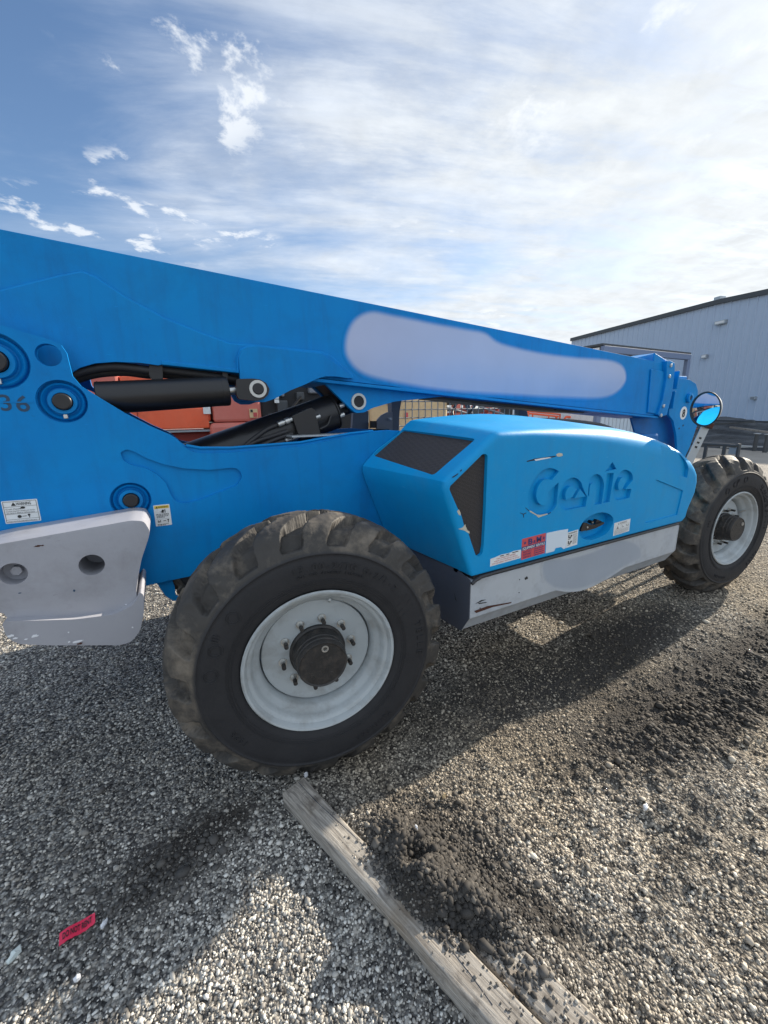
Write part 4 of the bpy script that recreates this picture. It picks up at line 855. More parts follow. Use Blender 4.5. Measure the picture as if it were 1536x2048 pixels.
cutter([(1.906,1.286),(1.976,1.283),(1.973,1.21),(1.966,1.097),(1.899,1.097),(1.905,1.188)], D)
cutter([(1.949,1.354),(1.998,1.305),(1.886,1.3)], D)
cutter([(2.125,1.163),(2.162,1.192),(2.197,1.217),(2.186,1.249),(2.167,1.268),(2.137,1.284),(2.101,1.294),(2.072,1.293),(2.048,1.285),(2.027,1.266),(2.011,1.244),(1.997,1.218),(1.988,1.184),(1.987,1.151),(2.001,1.126),(2.024,1.107),(2.053,1.097),(2.113,1.096),(2.184,1.099),(2.192,1.159)], D,
       [[(2.051,1.166),(2.04,1.189),(2.04,1.209),(2.05,1.229),(2.065,1.242),(2.083,1.245),(2.104,1.239),(2.123,1.227),(2.093,1.17)]])
oval = cr([(1.69,0.946),(1.698,0.978),(1.74,1.015),(1.816,1.037),(1.905,1.037),(1.985,1.013),(2.032,0.973),(2.024,0.929),(1.976,0.886),(1.897,0.871),(1.818,0.868),(1.746,0.886),(1.703,0.917)], 4)
cutter(oval, .055)
cutter(rnd([(2.477,1.195),(2.869,1.075),(2.841,0.891),(2.414,0.888)], .01, 3), .009)
cutter(rnd([(2.516,1.292),(2.897,1.165),(2.899,1.232),(2.859,1.292),(2.776,1.35),(2.661,1.409),(2.543,1.447),(2.499,1.417),(2.499,1.368)], .012, 2), .022)
sg = rnd([(0.913,1.459),(0.898,1.47),(0.879,1.469),(0.686,1.332),(0.68,1.316),(0.698,1.28),(0.735,1.211),(0.749,1.196),(0.763,1.161),(0.776,1.122),(0.783,1.115),(0.802,1.086),(0.83,1.017),(0.86,0.948),(0.882,0.937),(0.905,0.948),(0.912,0.989),(0.915,1.164)], .004, 2)
cutter(sg, .03)
FN = (Vector((.95, 0, 1.567)), Vector((-.0253, .9984, .0505)), Vector((-.8167, .0085, -.577)), Vector((.5765, .0558, -.8152)))   # sloping upper front face of the hood
fg = rnd([(0.778,0.32),(0.773,0.051),(0.083,0.053),(0.109,0.344)], .02, 3)
mbc = MB(); mbc.ext(fg, -.06, .030, fr=FN); cs.append(mbc)
cut(hood, cs); smooth(hood, 28)
bv = hood.modifiers.new('bevel', 'BEVEL'); bv.width = .0022; bv.segments = 2; bv.limit_method = 'ANGLE'; bv.angle_limit = R(60); bv.use_clamp_overlap = True
mb = MB(); sgb = [(x+.0*(x > .9), z) for x, z in sg]; mb.ext(sgb, .020, .031); mb.obj('side_grille', 'grille', hood)
mb = MB(); mb.ext([(a, b) for a, b in rnd([(p[0], p[1]) for p in fg], 0)], .020, .031, fr=FN); mb.obj('front_grille', 'grille', hood)
# torn edge of the side grille, cracks and scrapes
hf_ = (Vector((0, 0, 0)), X_, Z_, Y_)
def scrap(name, m, pts_, y=-.0012, t=.0016, parent=hood): mb = MB(); mb.ext(pts_, y, y+t); return mb.obj(name, m, parent)
scrap('torn_edge', 'raw_glass', [(0.74,1.109),(0.768,1.113),(0.783,1.128),(0.787,1.115),(0.799,1.093),(0.811,1.087),(0.813,1.074),(0.798,1.082),(0.781,1.095)])
scrap('torn_edge', 'raw_glass', [(0.729,1.202),(0.74,1.209),(0.752,1.189),(0.75,1.176),(0.738,1.185)])
scrap('gouge', 'crack', [(1.189,1.414),(1.244,1.422),(1.317,1.424),(1.405,1.427),(1.424,1.424),(1.405,1.42),(1.33,1.416),(1.257,1.413),(1.192,1.409)], -.0008)
scrap('gouge_edge', 'chip', [(1.245,1.418),(1.317,1.422),(1.367,1.422),(1.38,1.418),(1.318,1.414),(1.258,1.41)], -.0014)
scrap('gouge_chip', 'raw_glass', [(1.418,1.435),(1.441,1.441),(1.468,1.436),(1.473,1.423),(1.444,1.42),(1.424,1.424)], -.0016)
scrap('crack_edge', 'raw_glass', [(1.236,1.138),(1.252,1.132),(1.298,1.106),(1.327,1.1),(1.385,1.101),(1.387,1.095),(1.335,1.09),(1.313,1.087),(1.292,1.103),(1.243,1.128)], -.0014)
for s_ in [[(1.205,1.159),(1.235,1.138),(1.232,1.135),(1.204,1.156)], [(1.164,1.136),(1.189,1.126),(1.213,1.13),(1.214,1.127),(1.194,1.121),(1.197,1.103),(1.192,1.105),(1.189,1.121),(1.164,1.134)], [(1.391,1.097),(1.412,1.105),(1.415,1.102),(1.394,1.094)]]: scrap('crack', 'crack', s_, -.0010)
scrap('scuff', 'crack', [(0.695,1.373),(0.73,1.388),(0.731,1.384),(0.699,1.369)], -.001); scrap('scuff', 'crack', [(0.741,1.399),(0.751,1.405),(0.753,1.401),(0.744,1.395)], -.001)
# latch in the oval recess
lt = MB(); lt.ext(rnd([(1.728,0.935),(1.724,0.949),(1.74,0.987),(1.766,0.987),(1.815,0.966),(1.864,0.959),(1.952,0.964),(1.959,0.955),(1.941,0.947),(1.868,0.934),(1.8,0.932),(1.748,0.935)], .004, 2), .012, .03); lt = lt.obj('latch_handle', 'black', hood, bevel=.002)
c = [(1.784,0.954)][0]; disc('latch_pin', 'zinc', c, .007, .008, .014, lt, n=16, bevel=.001)
c = [(1.833,0.979)][0]; disc('latch_pin', 'black', c, .011, .012, .04, lt, n=16, bevel=.001); disc('latch_pin', 'zinc', c, .004, .009, .014, lt, n=10, bevel=0)
scrap('latch_hook', 'black', [(1.889,0.963),(1.907,0.983),(1.947,0.968),(1.966,0.957),(1.929,0.946)], .03, .02, lt)

# ---- labels on the hood side
def dframe(s3): return label_frame(s3)
fr, w_, h_ = label_frame([(0.964,0,0.865),(1.192,0,0.869),(0.971,0,0.912)]); o_, u_, v_, n_ = fr
d = decal('notice_label', 'white', fr, [(0, 0), (w_, 0), (w_, h_*1.05), (w_*.75, h_*1.12), (w_*.6, h_*1.02), (w_*.35, h_*1.1), (w_*.15, h_*.95), (0, h_*.9)]); d['label'] = 'torn white label with red lines'
mb = MB()
for i, t in enumerate(('FOR OPERATOR REPAIRS', 'PLEASE CALL FOR RENTAL SERVICE', 'THIS EQUIPMENT BETWEEN 24 HOURS')):
    print_on(mb, t, h_*.12, (w_*.5, h_*(.66-.25*i)), fr, 'C', bold=.01, off=.0022, width=w_*(.62+.14*i))
mb.obj('lettering', 'redink', d)
mb = MB(); bars(mb, [(w_*.3, h_*.9, w_*.42, h_*1.0), (w_*.5, h_*.88, w_*.6, h_*.98), (w_*.7, h_*.92, w_*.9, h_*1.02)], fr, .0022); mb.obj('torn_print', 'ink', d)
# B & M equipment rentals
fr, w_, h_ = label_frame([(1.197,0,0.856),(1.389,0,0.861),(1.197,0,0.98)])
d = decal('rental_sticker', 'red', fr, rect(w_, h_)); d['label'] = 'faded red rental sticker'
mb = MB(); print_on(mb, 'B', h_*.27, (w_*.24, h_*.66), fr, off=.0022, bold=.03, width=w_*.2); print_on(mb, '&', h_*.15, (w_*.47, h_*.66), fr, off=.0022, bold=.02, width=w_*.1); print_on(mb, 'M', h_*.27, (w_*.59, h_*.66), fr, off=.0022, bold=.03, width=w_*.22)
def star(mb, fr, c, r):
    o, u, v, n_ = fr; mb.add([o+u*(c[0]+(r if i % 2 == 0 else r*.42)*sin(pi*i/5))+v*(c[1]+(r if i % 2 == 0 else r*.42)*cos(pi*i/5))-n_*.0022 for i in range(10)], [tuple(range(10))])
star(mb, fr, (w_*.12, h_*.78), h_*.1); star(mb, fr, (w_*.91, h_*.78), h_*.1)
for i in range(3):
    print_on(mb, ['RENTALS', 'REPAIRS', 'SERVICE'][i], h_*.085, (w_*.06, h_*(.30-.125*i)), fr, off=.0022, width=w_*.34)
small_lines(mb, fr, w_*.52, w_*.94, h_*.34, 4, h_*.1, .0045); mb.obj('lettering', 'navy', d)
mb = MB(); bars(mb, [(0, h_*.43, w_, h_*.61)], fr, .0016); mb.obj('band', 'navy', d)
mb = MB(); print_on(mb, 'EQUIPMENT RENTALS', h_*.125, (w_*.5, h_*.46), fr, 'C', bold=.012, off=.003, width=w_*.95); mb.obj('band_lettering', 'whiteink', d)
# blank white patch and narrow label with figures
bw = [(1.398,0.857),(1.471,0.858),(1.482,0.875),(1.532,0.873),(1.557,0.855),(1.575,0.859),(1.581,0.978),(1.495,0.982),(1.392,0.983)]; scrap('blank_sticker', 'pale', bw, -.0012, .0014)
fr, w_, h_ = label_frame([(1.579,0,0.858),(1.682,0,0.862),(1.58,0,0.956)]); o_, u_, v_, n_ = fr
d = decal('picture_label', 'white', fr, rect(w_, h_)); mb = MB()
print_on(mb, 'WARNING', h_*.09, (w_*.5, h_*.86), fr, 'C', off=.0022, bold=.01, width=w_*.8)
for y in (.62, .24): bars(mb, [(w_*.12, h_*y, w_*.2, h_*(y+.2)), (w_*.2, h_*(y-.02), w_*.38, h_*(y+.05)), (w_*.32, h_*(y+.05), w_*.46, h_*(y+.15)), (w_*.1, h_*(y-.1), w_*.34, h_*(y-.06))], fr, .0022)
small_lines(mb, fr, w_*.55, w_*.92, h_*.76, 9, h_*.075, .0022); mb.obj('lettering', 'ink', d)
fr, w_, h_ = label_frame([(2.05,0,0.856),(2.229,0,0.862),(2.06,0,0.944)])
d = decal('warning_label', 'white', fr, rect(w_, h_)); mb = MB()
print_on(mb, 'WARNING', h_*.14, (w_*.55, h_*.80), fr, 'C', off=.0022, bold=.01, width=w_*.45); tri(mb, fr, (w_*.26, h_*.8), h_*.13); tri(mb, fr, (w_*.22, h_*.46), h_*.26)
bars(mb, [(w_*.06, h_*.74, w_*.94, h_*.75), (w_*.06, h_*.42, w_*.94, h_*.43), (w_*.42, h_*.43, w_*.425, h_*.74), (w_*.50, h_*.5, w_*.53, h_*.65), (w_*.55, h_*.5, w_*.62, h_*.55), (w_*.74, h_*.52, w_*.78, h_*.66), (w_*.8, h_*.5, w_*.9, h_*.54), (w_*.86, h_*.54, w_*.89, h_*.66)], fr, .0022)
small_lines(mb, fr, w_*.06, w_*.94, h_*.34, 5, h_*.07, .0022); mb.obj('lettering', 'greyink', d)
d['label'] = 'small white warning label right of the latch'

# ---- side skirt below the hood
sk = MB(); prof = [(0, .808), (0, .592), (.022, .563), (.060, .500), (.078, .492), (.80, .492), (.80, .50), (.085, .50), (.012, .60), (.012, .796), (.80, .80), (.80, .808)]
x0, x1 = .835, 2.885
v = [(x, y, z) for x in (x0, x1) for y, z in prof]; m_ = len(prof)
sk.add(v, [(i, (i+1) % m_, m_+(i+1) % m_, m_+i) for i in range(m_)]+[tuple(range(m_))[::-1], tuple(range(m_, 2*m_))]); skirt = sk.obj('side_skirt', 'skirt', TH, bevel=.003)
e = MB(); e.ext([(0, .815), (-.001, .595), (.062, .492), (.24, .48), (.8, .62), (.8, 1.0), (.72, .98)], -.004, .001, fr=(Vector((.832, 0, 0)), Y_, Z_, X_)); e.obj('front_fender_plate', 'skirt_dark', skirt)
e = MB(); e.ext([(0, .80), (0, .60), (.06, .50), (.75, .50), (.75, .80)], 0, .01, fr=(Vector((2.886, 0, 0)), Y_, Z_, X_)); e.obj('rear_end_plate', 'skirt', skirt)
MB().tube([(.83, -.012, .80), (.875, -.010, .818), (1.0, -.004, .823), (1.8, -.003, .821), (2.86, -.003, .819)], .0095, n=8, sub=5).obj('rubber_seal', 'seal', TH, sharp=60)
bxT('hood_sill', 'seal', (.86, .012, .808), (2.95, .78, .836), TH, 0)
soft_patch('buffed_patch', [(1.37,0.797),(1.391,0.691),(1.512,0.597),(1.761,0.531),(2.021,0.549),(2.24,0.593),(2.418,0.614),(2.414,0.71),(2.287,0.788),(2.106,0.826),(1.87,0.798),(1.625,0.797),(1.44,0.823)][::-1], -.0012, 'skirtpatch', skirt, .03)
for c in [(1.195,0.738),(1.198,0.657),(0.905,0.637)]: disc('drain_hole', 'ink', c, .0035, -.0014, .001, skirt, n=12, bevel=0)
scrap('scrape', 'rust', [(0.863,0.631),(0.959,0.635),(1.142,0.612),(1.139,0.606),(0.997,0.619),(0.878,0.615)], -.0014, .001, skirt)
for s_ in [[(0.868,0.671),(0.91,0.683),(0.946,0.677),(0.91,0.674)], [(0.886,0.672),(0.947,0.662),(0.954,0.657),(0.897,0.663)], [(1.235,0.738),(1.255,0.746),(1.265,0.729),(1.241,0.725)]]: scrap('scratch', 'ink', s_, -.0012, .001, skirt)
for c in ((.10, .86), (.42, .92)): MB().cyl((.828, c[0]+.02, c[1]-.02), (.845, c[0]+.02, c[1]-.02), .02, n=12).obj('fixing_bolt', 'ink', skirt)
MB().add([(.826, .10, .65), (.826, .125, .70), (.826, .115, .66)], [(0, 1, 2)]).obj('slot', 'ink', skirt)
bxT('engine_tray', 'skirt_dark', (.9, .5, .55), (2.8, .81, .60), TH)

# ---- mirror on its flat arm
MC = Vector((2.998, 0, 1.661)); mn = Vector((-.93, .36, -.05)).normalized()
mu = mn.cross(Z_).normalized(); mv_ = mu.cross(mn).normalized(); rM = .124
def dome(r, h, n=48, k=10, back=False):
    v = [MC+mn*h]; f = []
    for j in range(1, k+1):
        a = j/k; v += [MC+(mu*cos(2*pi*i/n)+mv_*sin(2*pi*i/n))*r*a+mn*(h*(1-a*a)) for i in range(n)]
    f += [(0, 1+i, 1+(i+1) % n) for i in range(n)]
    for j in range(k-1): f += [(1+j*n+i, 1+(j+1)*n+i, 1+(j+1)*n+(i+1) % n, 1+j*n+(i+1) % n) for i in range(n)]
    return v, f
mb = MB().cyl(MC-mn*.035, MC+mn*.001, rM*.8, rM*.995, n=48); mir = mb.obj('mirror', 'galv', TH, bevel=.004, sharp=40)
mb = MB(); mb.add(*dome(rM*.96, .018)); mb.obj('mirror_face', 'mirror', mir, sharp=80)
mb = MB(); mb.tube([MC+(mu*cos(2*pi*i/40)+mv_*sin(2*pi*i/40))*rM*.965+mn*.004 for i in range(41)], .005, n=8, sub=1); mb.obj('mirror_rim', 'seal', mir, sharp=60)
at_, ab_ = Vector((3.13, .03, 1.56)), Vector((2.93, .12, .90)); d_ = (at_-ab_).normalized(); wd = Vector((.9, -.42, .0)); wd = (wd-d_*wd.dot(d_)).normalized(); th = d_.cross(wd)
Mx = Matrix((wd, th, d_)).transposed().to_4x4(); Mx.translation = ab_
mb = MB(); mb.box((-.034, -.004, 0), (.034, .004, (at_-ab_).length), Mx); arm = mb.obj('mirror_arm', 'galv', TH, bevel=.002)
for k in (.50, .535, .57): mb = MB(); mb.box((-.012, -.0055, k), (.008, -.0045, k+.014), Mx); mb.obj('adjusting_slot', 'ink', arm)
mb = MB(); mb.box((-.03, -.03, .66), (.035, .02, .70), Mx); mb.obj('mirror_clamp', 'rust', arm, bevel=.004)
MB().cyl(at_+Vector((0, 0, .0)), MC-mn*.03, .012, n=10).obj('mirror_stalk', 'walldark', arm)

# ---- cab on the far side, exhaust and deck parts behind the hood
def bar(name, m, a, b, r=.03, par=TH): return MB().cyl(a, b, r, n=10).obj(name, m, par, sharp=50)
cab = MB(); cab.box((1.25, 1.55, .9), (2.75, 2.15, 1.42)); cab = cab.obj('cab_body', 'cabgrey', TH, bevel=.02)
mb = MB(); mb.ext([(0.881,1.7),(1.016,1.698),(1.011,1.538),(1.274,1.495),(1.273,1.431),(0.849,1.452)], 1.5, 1.54); mb.obj('rear_bulkhead', 'cabgrey', cab, bevel=.004)
mb = MB(); mb.ext([(1.208,1.792),(1.315,1.804),(1.289,1.694),(1.272,1.495),(1.203,1.498),(1.211,1.663)], 1.46, 1.53); mb.obj('rear_post', 'cabgrey', cab, bevel=.006)
sc_ = rnd([(1.053,1.53),(1.06,1.625),(1.103,1.664),(1.164,1.687),(1.207,1.69),(1.204,1.516)], .01, 3); mb = MB(); mb.ext(sc_, 1.44, 1.455); mb.obj('hinge_plate', 'midgrey', cab, bevel=.003)
c = [(1.17,1.631)][0]; disc('hinge_bolt', 'galv', c, .012, 1.40, 1.445, cab, n=6)
mb = MB(); mb.ext([(0.988,1.557),(1.149,1.551),(1.149,1.519),(0.987,1.525)], 1.40, 1.46); mb.obj('rubber_mount', 'ink', cab); mb = MB(); mb.ext([(1.004,1.619),(1.045,1.618),(1.043,1.563),(1.002,1.564)], 1.42, 1.46); mb.obj('rubber_mount', 'ink', cab)
fp = [(2.657,1.809),(2.762,1.809),(2.863,1.575),(2.747,1.577)]; mb = MB(); mb.ext(fp, 1.48, 1.55); mb.obj('front_post', 'cabgrey', cab, bevel=.006)
g0, g1 = [(1.301,1.865)][0][0], [(2.737,1.687)][0][0]
i = 0; x = g0
gm = MB()
while x < g1: gm.cyl((x, 1.5, 1.45), (x, 1.5, 2.2), .0045, n=6); x += .068
z = 1.50
while z < 2.2: gm.cyl((g0, 1.506, z), (g1, 1.506, z), .0045, n=6); z += .068
gw = gm.obj('wire_guard', 'galv', cab)
for a, b in (((1.28, 1.55, 1.42), (1.28, 1.55, 2.28)), ((1.28, 2.12, 1.42), (1.28, 2.12, 2.28)), ((2.72, 2.12, 1.42), (2.35, 2.12, 2.28)), ((1.28, 1.55, 2.28), (2.35, 1.55, 2.28)), ((1.28, 2.12, 2.28), (2.35, 2.12, 2.28))): bar('cab_tube', 'cabgrey', a, b, .03, cab)
bxT('cab_roof', 'cabgrey', (1.25, 1.52, 2.30), (2.40, 2.15, 2.335), cab, .01); bxT('seat', 'black', (1.5, 1.65, 1.3), (1.95, 2.05, 1.44), cab, .03)
MB().tube([(2.3+.16*cos(t*.524)*.5, 1.85+.16*sin(t*.524), 1.73+.16*cos(t*.524)*.7) for t in range(13)], .013, n=8, sub=2).obj('steering_wheel', 'walldark', cab, sharp=60)
MB().cyl((2.75, .95, 1.2), (2.70, .93, 1.49), .045, n=20).obj('lift_stop_post', 'galv', TH, bevel=.004, sharp=40)
bxT('front_frame_tower', 'blue_dark', (3.2, .85, .9), (4.1, 1.38, 1.42), TH, .02)
mb = MB(); mb.tube([(1.2, .85, 1.55), (2.1, .87, 1.60), (3.0, .88, 1.55), (3.5, .9, 1.45)], .02); mb.obj('loom_hose', 'seal', TH, sharp=60)
bxT('deck_cover', 'galv', (.18, .845, 1.545), (.98, 1.0, 1.555), TH, .002)
for x in (.05, 3.87): bxT('axle_beam', 'blue_dark' if x < 1 else 'skirt_dark', (x-.11, .45, .50), (x+.11, 1.75, .72), TH, .03)
bxT('transmission', 'skirt_dark', (1.2, .9, .45), (2.6, 1.3, .62), TH, .05)

# ---- wheels
NW = 18
def tyre_mesh():
    # profile: (radius, y, tread weight); y=0 at the flange, positive inward
    half = [(.318, .030), (.330, .010), (.345, -.004), (.370, -.014), (.400, -.019), (.440, -.021), (.475, -.020), (.496, -.015), (.502, -.0205), (.508, -.015), (.510, -.012), (.522, -.008), (.536, -.003), (.550, .003), (.563, .009), (.576, .015), (.588, .0215), (.599, .029), (.609, .038), (.617, .048), (.623, .060), (.628, .074), (.632, .090), (.635, .107), (.637, .125), (.639, .145), (.640, .165)]
    W = .34; prof = half+[(r, W-y) for r, y in half[::-1]][0:]
    pr_ = np.array(prof); tt_ = np.arange(len(pr_)); t2 = np.linspace(0, len(pr_)-1, 2*len(pr_)); pr_ = np.stack([np.interp(t2, tt_, pr_[:, 0]), np.interp(t2, tt_, pr_[:, 1])], 1); m = len(pr_); n = 900
    th = np.arange(n)*2*pi/n; TH_, J = np.meshgrid(th, np.arange(m), indexing='ij')
    r = pr_[J, 0]; y = pr_[J, 1]; side_ = np.where(J < m//2, 0, 1)
    yy = np.where(side_ == 0, y, W-y)                         # distance from the nearer flange
    s_ = np.clip((r-.535)/.075, 0, 1); inn = yy               # on the shoulder use r, on the crown use y
    u = np.where(r < .612, (r-.540)/.072, 1+(yy-.042)/.115)      # 0 at groove mouth .. 2 at its inner end
    pitch = 2*pi/NW
    ang = TH_*np.where(side_ == 0, 1, 1)+np.where(side_ == 0, 0, pitch*.28)
    curve = np.where(u > 0, .045*u+.15*np.clip(u-1, 0, 1)**1.3, 0)
    ph = ((ang+curve*1.0+pitch*.5) % pitch)-pitch*.5
    jit = fbm(np.cos(TH_)*3, np.sin(TH_)*3+y*20, 3, 3, 2.5)*.02
    halfw = np.interp(u, [-.2, .1, .5, 1.0, 2.0], [.068, .088, .078, .074, .070])
    d = (halfw-np.abs(ph+jit))*.6                             # metres inside the groove
    endcap = np.minimum((u+.10)*.060, (2.6-u)*.085)
    d = np.minimum(d, endcap); e = .004
    dep = np.clip(d/e+.25, 0, 1); dep = dep*dep*(3-2*dep)
    depth = .044*dep
    # outward normal of the profile
    dr = np.gradient(pr_[:, 0]); dy = np.gradient(pr_[:, 1]); L_ = np.hypot(dr, dy); nr, ny_ = (dy/L_), (-dr/L_)
    nr, ny_ = np.where(J < m//2, nr[J], nr[J]), ny_[J]
    wear = (fbm(np.cos(TH_)*4, np.sin(TH_)*4+y*9, 8, 4, 5)*.008-.003)*np.clip((r-.52)/.05, 0, 1)
    r2_ = r-depth*nr+wear*nr; y2_ = y-depth*ny_+wear*ny_
    v = np.stack([r2_*np.cos(TH_), y2_, r2_*np.sin(TH_)], -1).reshape(-1, 3)
    i = np.arange(n)[:, None]; j = np.arange(m-1)[None]; i2 = (i+1) % n
    f = np.stack([(i*m+j), (i2*m+j), (i2*m+j+1), (i*m+j+1)], -1).reshape(-1, 4)
    me = np_mesh('tyre', v, f[:, ::-1]); me.polygons.foreach_set('use_smooth', [True]*len(me.polygons)); return me
def put(name, me, m, parent, sharp=None):
    if sharp is not None: me.polygons.foreach_set('use_smooth', [True]*len(me.polygons)); me.set_sharp_from_angle(angle=R(sharp))
    if not me.materials: me.materials.append(MT[m])
    o = bpy.data.objects.new(name, me); col.objects.link(o); o.parent = parent; return o
rimp = [(.318, .035), (.322, .012), (.334, .003), (.337, -.006), (.331, -.012), (.323, -.010), (.317, .002), (.313, .014), (.303, .018), (.297, .023), (.291, .046), (.284, .058), (.268, .066), (.259, .080), (.255, .110), (.254, .150), (.254, .30)]
me_rim = MB().lathe(rimp, 96).mesh('wheel', norm=True)
me_tyre = tyre_mesh()
me_disc = MB().lathe([(.249, .17), (.249, .105), (.246, .1015), (.235, .100), (.10, .100), (.0, .100)], 96).mesh('wheel_disc')
hubp = [(.128, .102), (.128, .085), (.120, .080), (.118, .055), (.1155, .05), (.1155, .03), (.112, .026), (.112, .006), (.109, .003), (.1085, -.018), (.104, -.026), (.099, -.0245), (.097, -.0225), (0, -.0225)]
me_hub = MB().lathe(hubp, 64).mesh('hub')
m1 = MB().cyl((0, .101, 0), (0, .093, 0), .019, n=20); m1.cyl((0, .093, 0), (0, .075, 0), .0145, n=6); me_nut = m1.mesh('lug_nut')
me_stud = MB().cyl((0, .079, 0), (0, .046, 0), .0095, n=12).mesh('stud')
m1 = MB().lathe([(.0155, .0), (.0155, -.004), (.009, -.004), (.008, .0), (.0, .0)], 20, (.012, -.0225, .075)); me_plug = m1.mesh('plug')
m1 = MB()
for a, b in ((.03, .02), (-.045, .015), (.035, -.05), (-.05, -.045)): m1.lathe([(.009, 0), (.008, -.0015), (.0, -.001)], 14, (a, -.0225, b))
me_cast = m1.mesh('cast_mark')
m1 = MB().cyl((.06, .05, .262), (.066, .085, .236), .006, n=8); me_valve = m1.mesh('valve')
def sidewall_text():
    mb = MB()
    def arc(text, r, a_mid, h, sp, y=-.0240, bold=.02):
        n = len(text); a = a_mid+sp*(n-1)/2
        for ch in text:
            if ch != ' ':
                v, f = glyphs(ch, h/.72, bold); w0 = max(p[0] for p in v) if v else 0
                mid = (min(p[0] for p in v)+w0)/2; pts_ = []
                for (x, z) in v:
                    lx, lz = x-mid, z+r; ca = a-pi/2; pts_.append((lx*cos(ca)-lz*sin(ca), y, lx*sin(ca)+lz*cos(ca)))
                k = len(pts_); mb.add(pts_+[(p[0], y+.004, p[2]) for p in pts_], f)
                # side walls from boundary edges
                cnt = {}
                for q in f:
                    for i in range(len(q)): e_ = (q[i], q[(i+1) % len(q)]); cnt[tuple(sorted(e_))] = cnt.get(tuple(sorted(e_)), 0)+1
                b0 = len(mb.v)-2*k
                for e_, c_ in cnt.items():
                    if c_ == 1: mb.f.append((b0+e_[0], b0+e_[1], b0+k+e_[1], b0+k+e_[0]))
            a -= sp
    arc('13.00-24TG', .438, R(86), .030, R(3.5)); arc('NOT FOR HIGHWAY SERVICE', .418, R(82), .010, R(1.7)); arc('G-2/L-2', .438, R(52), .028, R(3.5))
    arc('TELLE', .452, R(3), .030, R(4.6)); arc('TUBELESS', .44, R(-60), .022, R(3.2)); arc('16PR', .44, R(215), .022, R(3.2)); arc('III', .452, R(152), .026, R(1.4))
    for a_ in (R(139), R(158), R(172)):
        for rr_ in (.028, .019):
            c_ = (.447*cos(a_),   .447*sin(a_)); mb.tube([(c_[0]+rr_*cos(t*pi/12), -.0215, c_[1]+rr_*sin(t*pi/12)) for t in range(25)], .0018, n=5, sub=1)
    for a_ in (30, 26, 22):
        mb.tube([((.40+k*.025)*cos(R(a_+k)), -.0205, (.40+k*.025)*sin(R(a_+k))) for k in range(4)], .001, n=5, sub=2)
    return mb.mesh('sidewall_lettering', norm=False)
me_text = sidewall_text()
def circle_rib(r, y): return MB().tube([(r*cos(t*pi/60), y, r*sin(t*pi/60)) for t in range(121)], .0011, n=5, sub=1)
m1 = MB()
for r_, y_ in ((.372, -.0150), (.383, -.0175), (.392, -.0190)): 
    t1 = circle_rib(r_, y_); m1.add(t1.v, t1.f)
me_ribs = m1.mesh('bead_rib', norm=False)
def build_wheel():
    r_ = put('wheel', me_rim, 'rim', TH, 40)
    put('tyre', me_tyre, 'tread', r_); put('wheel_disc', me_disc, 'rim', r_, 40); put('hub', me_hub, 'hub', r_, 40)
    put('sidewall_lettering', me_text, 'tread', r_)['kind'] = 'stuff'; put('bead_rib', me_ribs, 'tread', r_, 60)
    for k in range(10):
        for me, nm, m_ in ((me_nut, 'lug_nut', 'zinc'), (me_stud, 'stud', 'hub')):
            o = put(nm, me, m_, r_, 40); a = R(36*k+8); o.location = (.160*cos(a), 0, .160*sin(a))
    put('drain_plug', me_plug, 'zinc', r_, 40); put('cast_mark', me_cast, 'hub', r_, 40); put('valve', me_valve, 'zinc', r_, 40)
    return r_
def place(r_, x, y, ang, spin=0, flip=False, z=.62):
    Mw = Matrix.Translation(Vector((x, y, z))-TH.location) @ Matrix.Rotation(ang, 4, 'Z') @ Matrix.Rotation(spin, 4, 'Y'); r_.matrix_local = Mw
w1 = build_wheel(); place(w1, 0, 0, -.1408)
def copy_part(o, parent):
    c = o.copy(); col.objects.link(c); c.parent = parent
    for ch in o.children: copy_part(ch, c)
    return c
w2 = copy_part(w1, TH); place(w2, 3.8749, 0, -.0992, R(47))
w3 = copy_part(w1, TH); place(w3, 0, 2.2, pi-.1408, R(20)); w4 = copy_part(w1, TH); place(w4, 3.8749, 2.2, pi-.0992, R(70))

# ================================================================ TIMBERS, TAPE, LITTER, STONES
def timber(name, label, off0, w_, h, y0, y1, zb, seed, yend=0.0):
    r = random.Random(seed); mb = MB(); n = 46; rows = []
    for i in range(n):
        y = y0+(y1-y0)*i/(n-1); e = (i in (0, n-1))*.006
        cx = beam_x(y, off0); j = lambda s=.0012: r.uniform(-s, s)
        prof = [(0+e, e), (-.001, .010), (-.002+j(), h-.012), (.002+j(), h-.004), (.010+j(), h-e+j(.0006)), (w_*.35, h+j(.001)-e), (w_*.65, h+j(.001)-e), (w_-.009, h-e+j(.0008)), (w_-.002, h-.006+j()), (w_, .02), (w_-e, e)]
        k0 = yend*(1-i/8) if i < 8 else 0
        rows.append([(cx+a, y+k0*(a/w_), zb+b) for a, b in prof])
    m = len(rows[0]); v = [p for rw in rows for p in rw]
    f = [(i*m+j, (i+1)*m+j, (i+1)*m+(j+1) % m, i*m+(j+1) % m) for i in range(n-1) for j in range(m)]
    f += [tuple(range(m)), tuple(range((n-1)*m, n*m))[::-1]]
    mb.add(v, f); o = mb.obj(name, 'wood', None, bevel=0, sharp=35); return tag(o, label, 'timber')
tm1 = timber('timber', 'long weathered grey timber with a rust stain, its end by the near tyre', 0, .103, .092, -.045, -1.75, -.005, 4, .03)
timber('timber', 'second weathered timber, half buried in soil along the right of the first', .116, .112, .082, -.40, -1.8, -.006, 9)
mb = MB()
for pts_ in ([(-0.155,-0.036),(-0.108,-0.184),(-0.045,-0.347),(-0.008,-0.468)], [(0.076,-0.806),(0.093,-0.89),(0.105,-0.968)]):
    n_ = len(pts_)
    mb.tube([(x, y, .0872) for x, y in pts_], .0011, n=5, sub=5)
mb.obj('drying_split', 'crack', tm1)

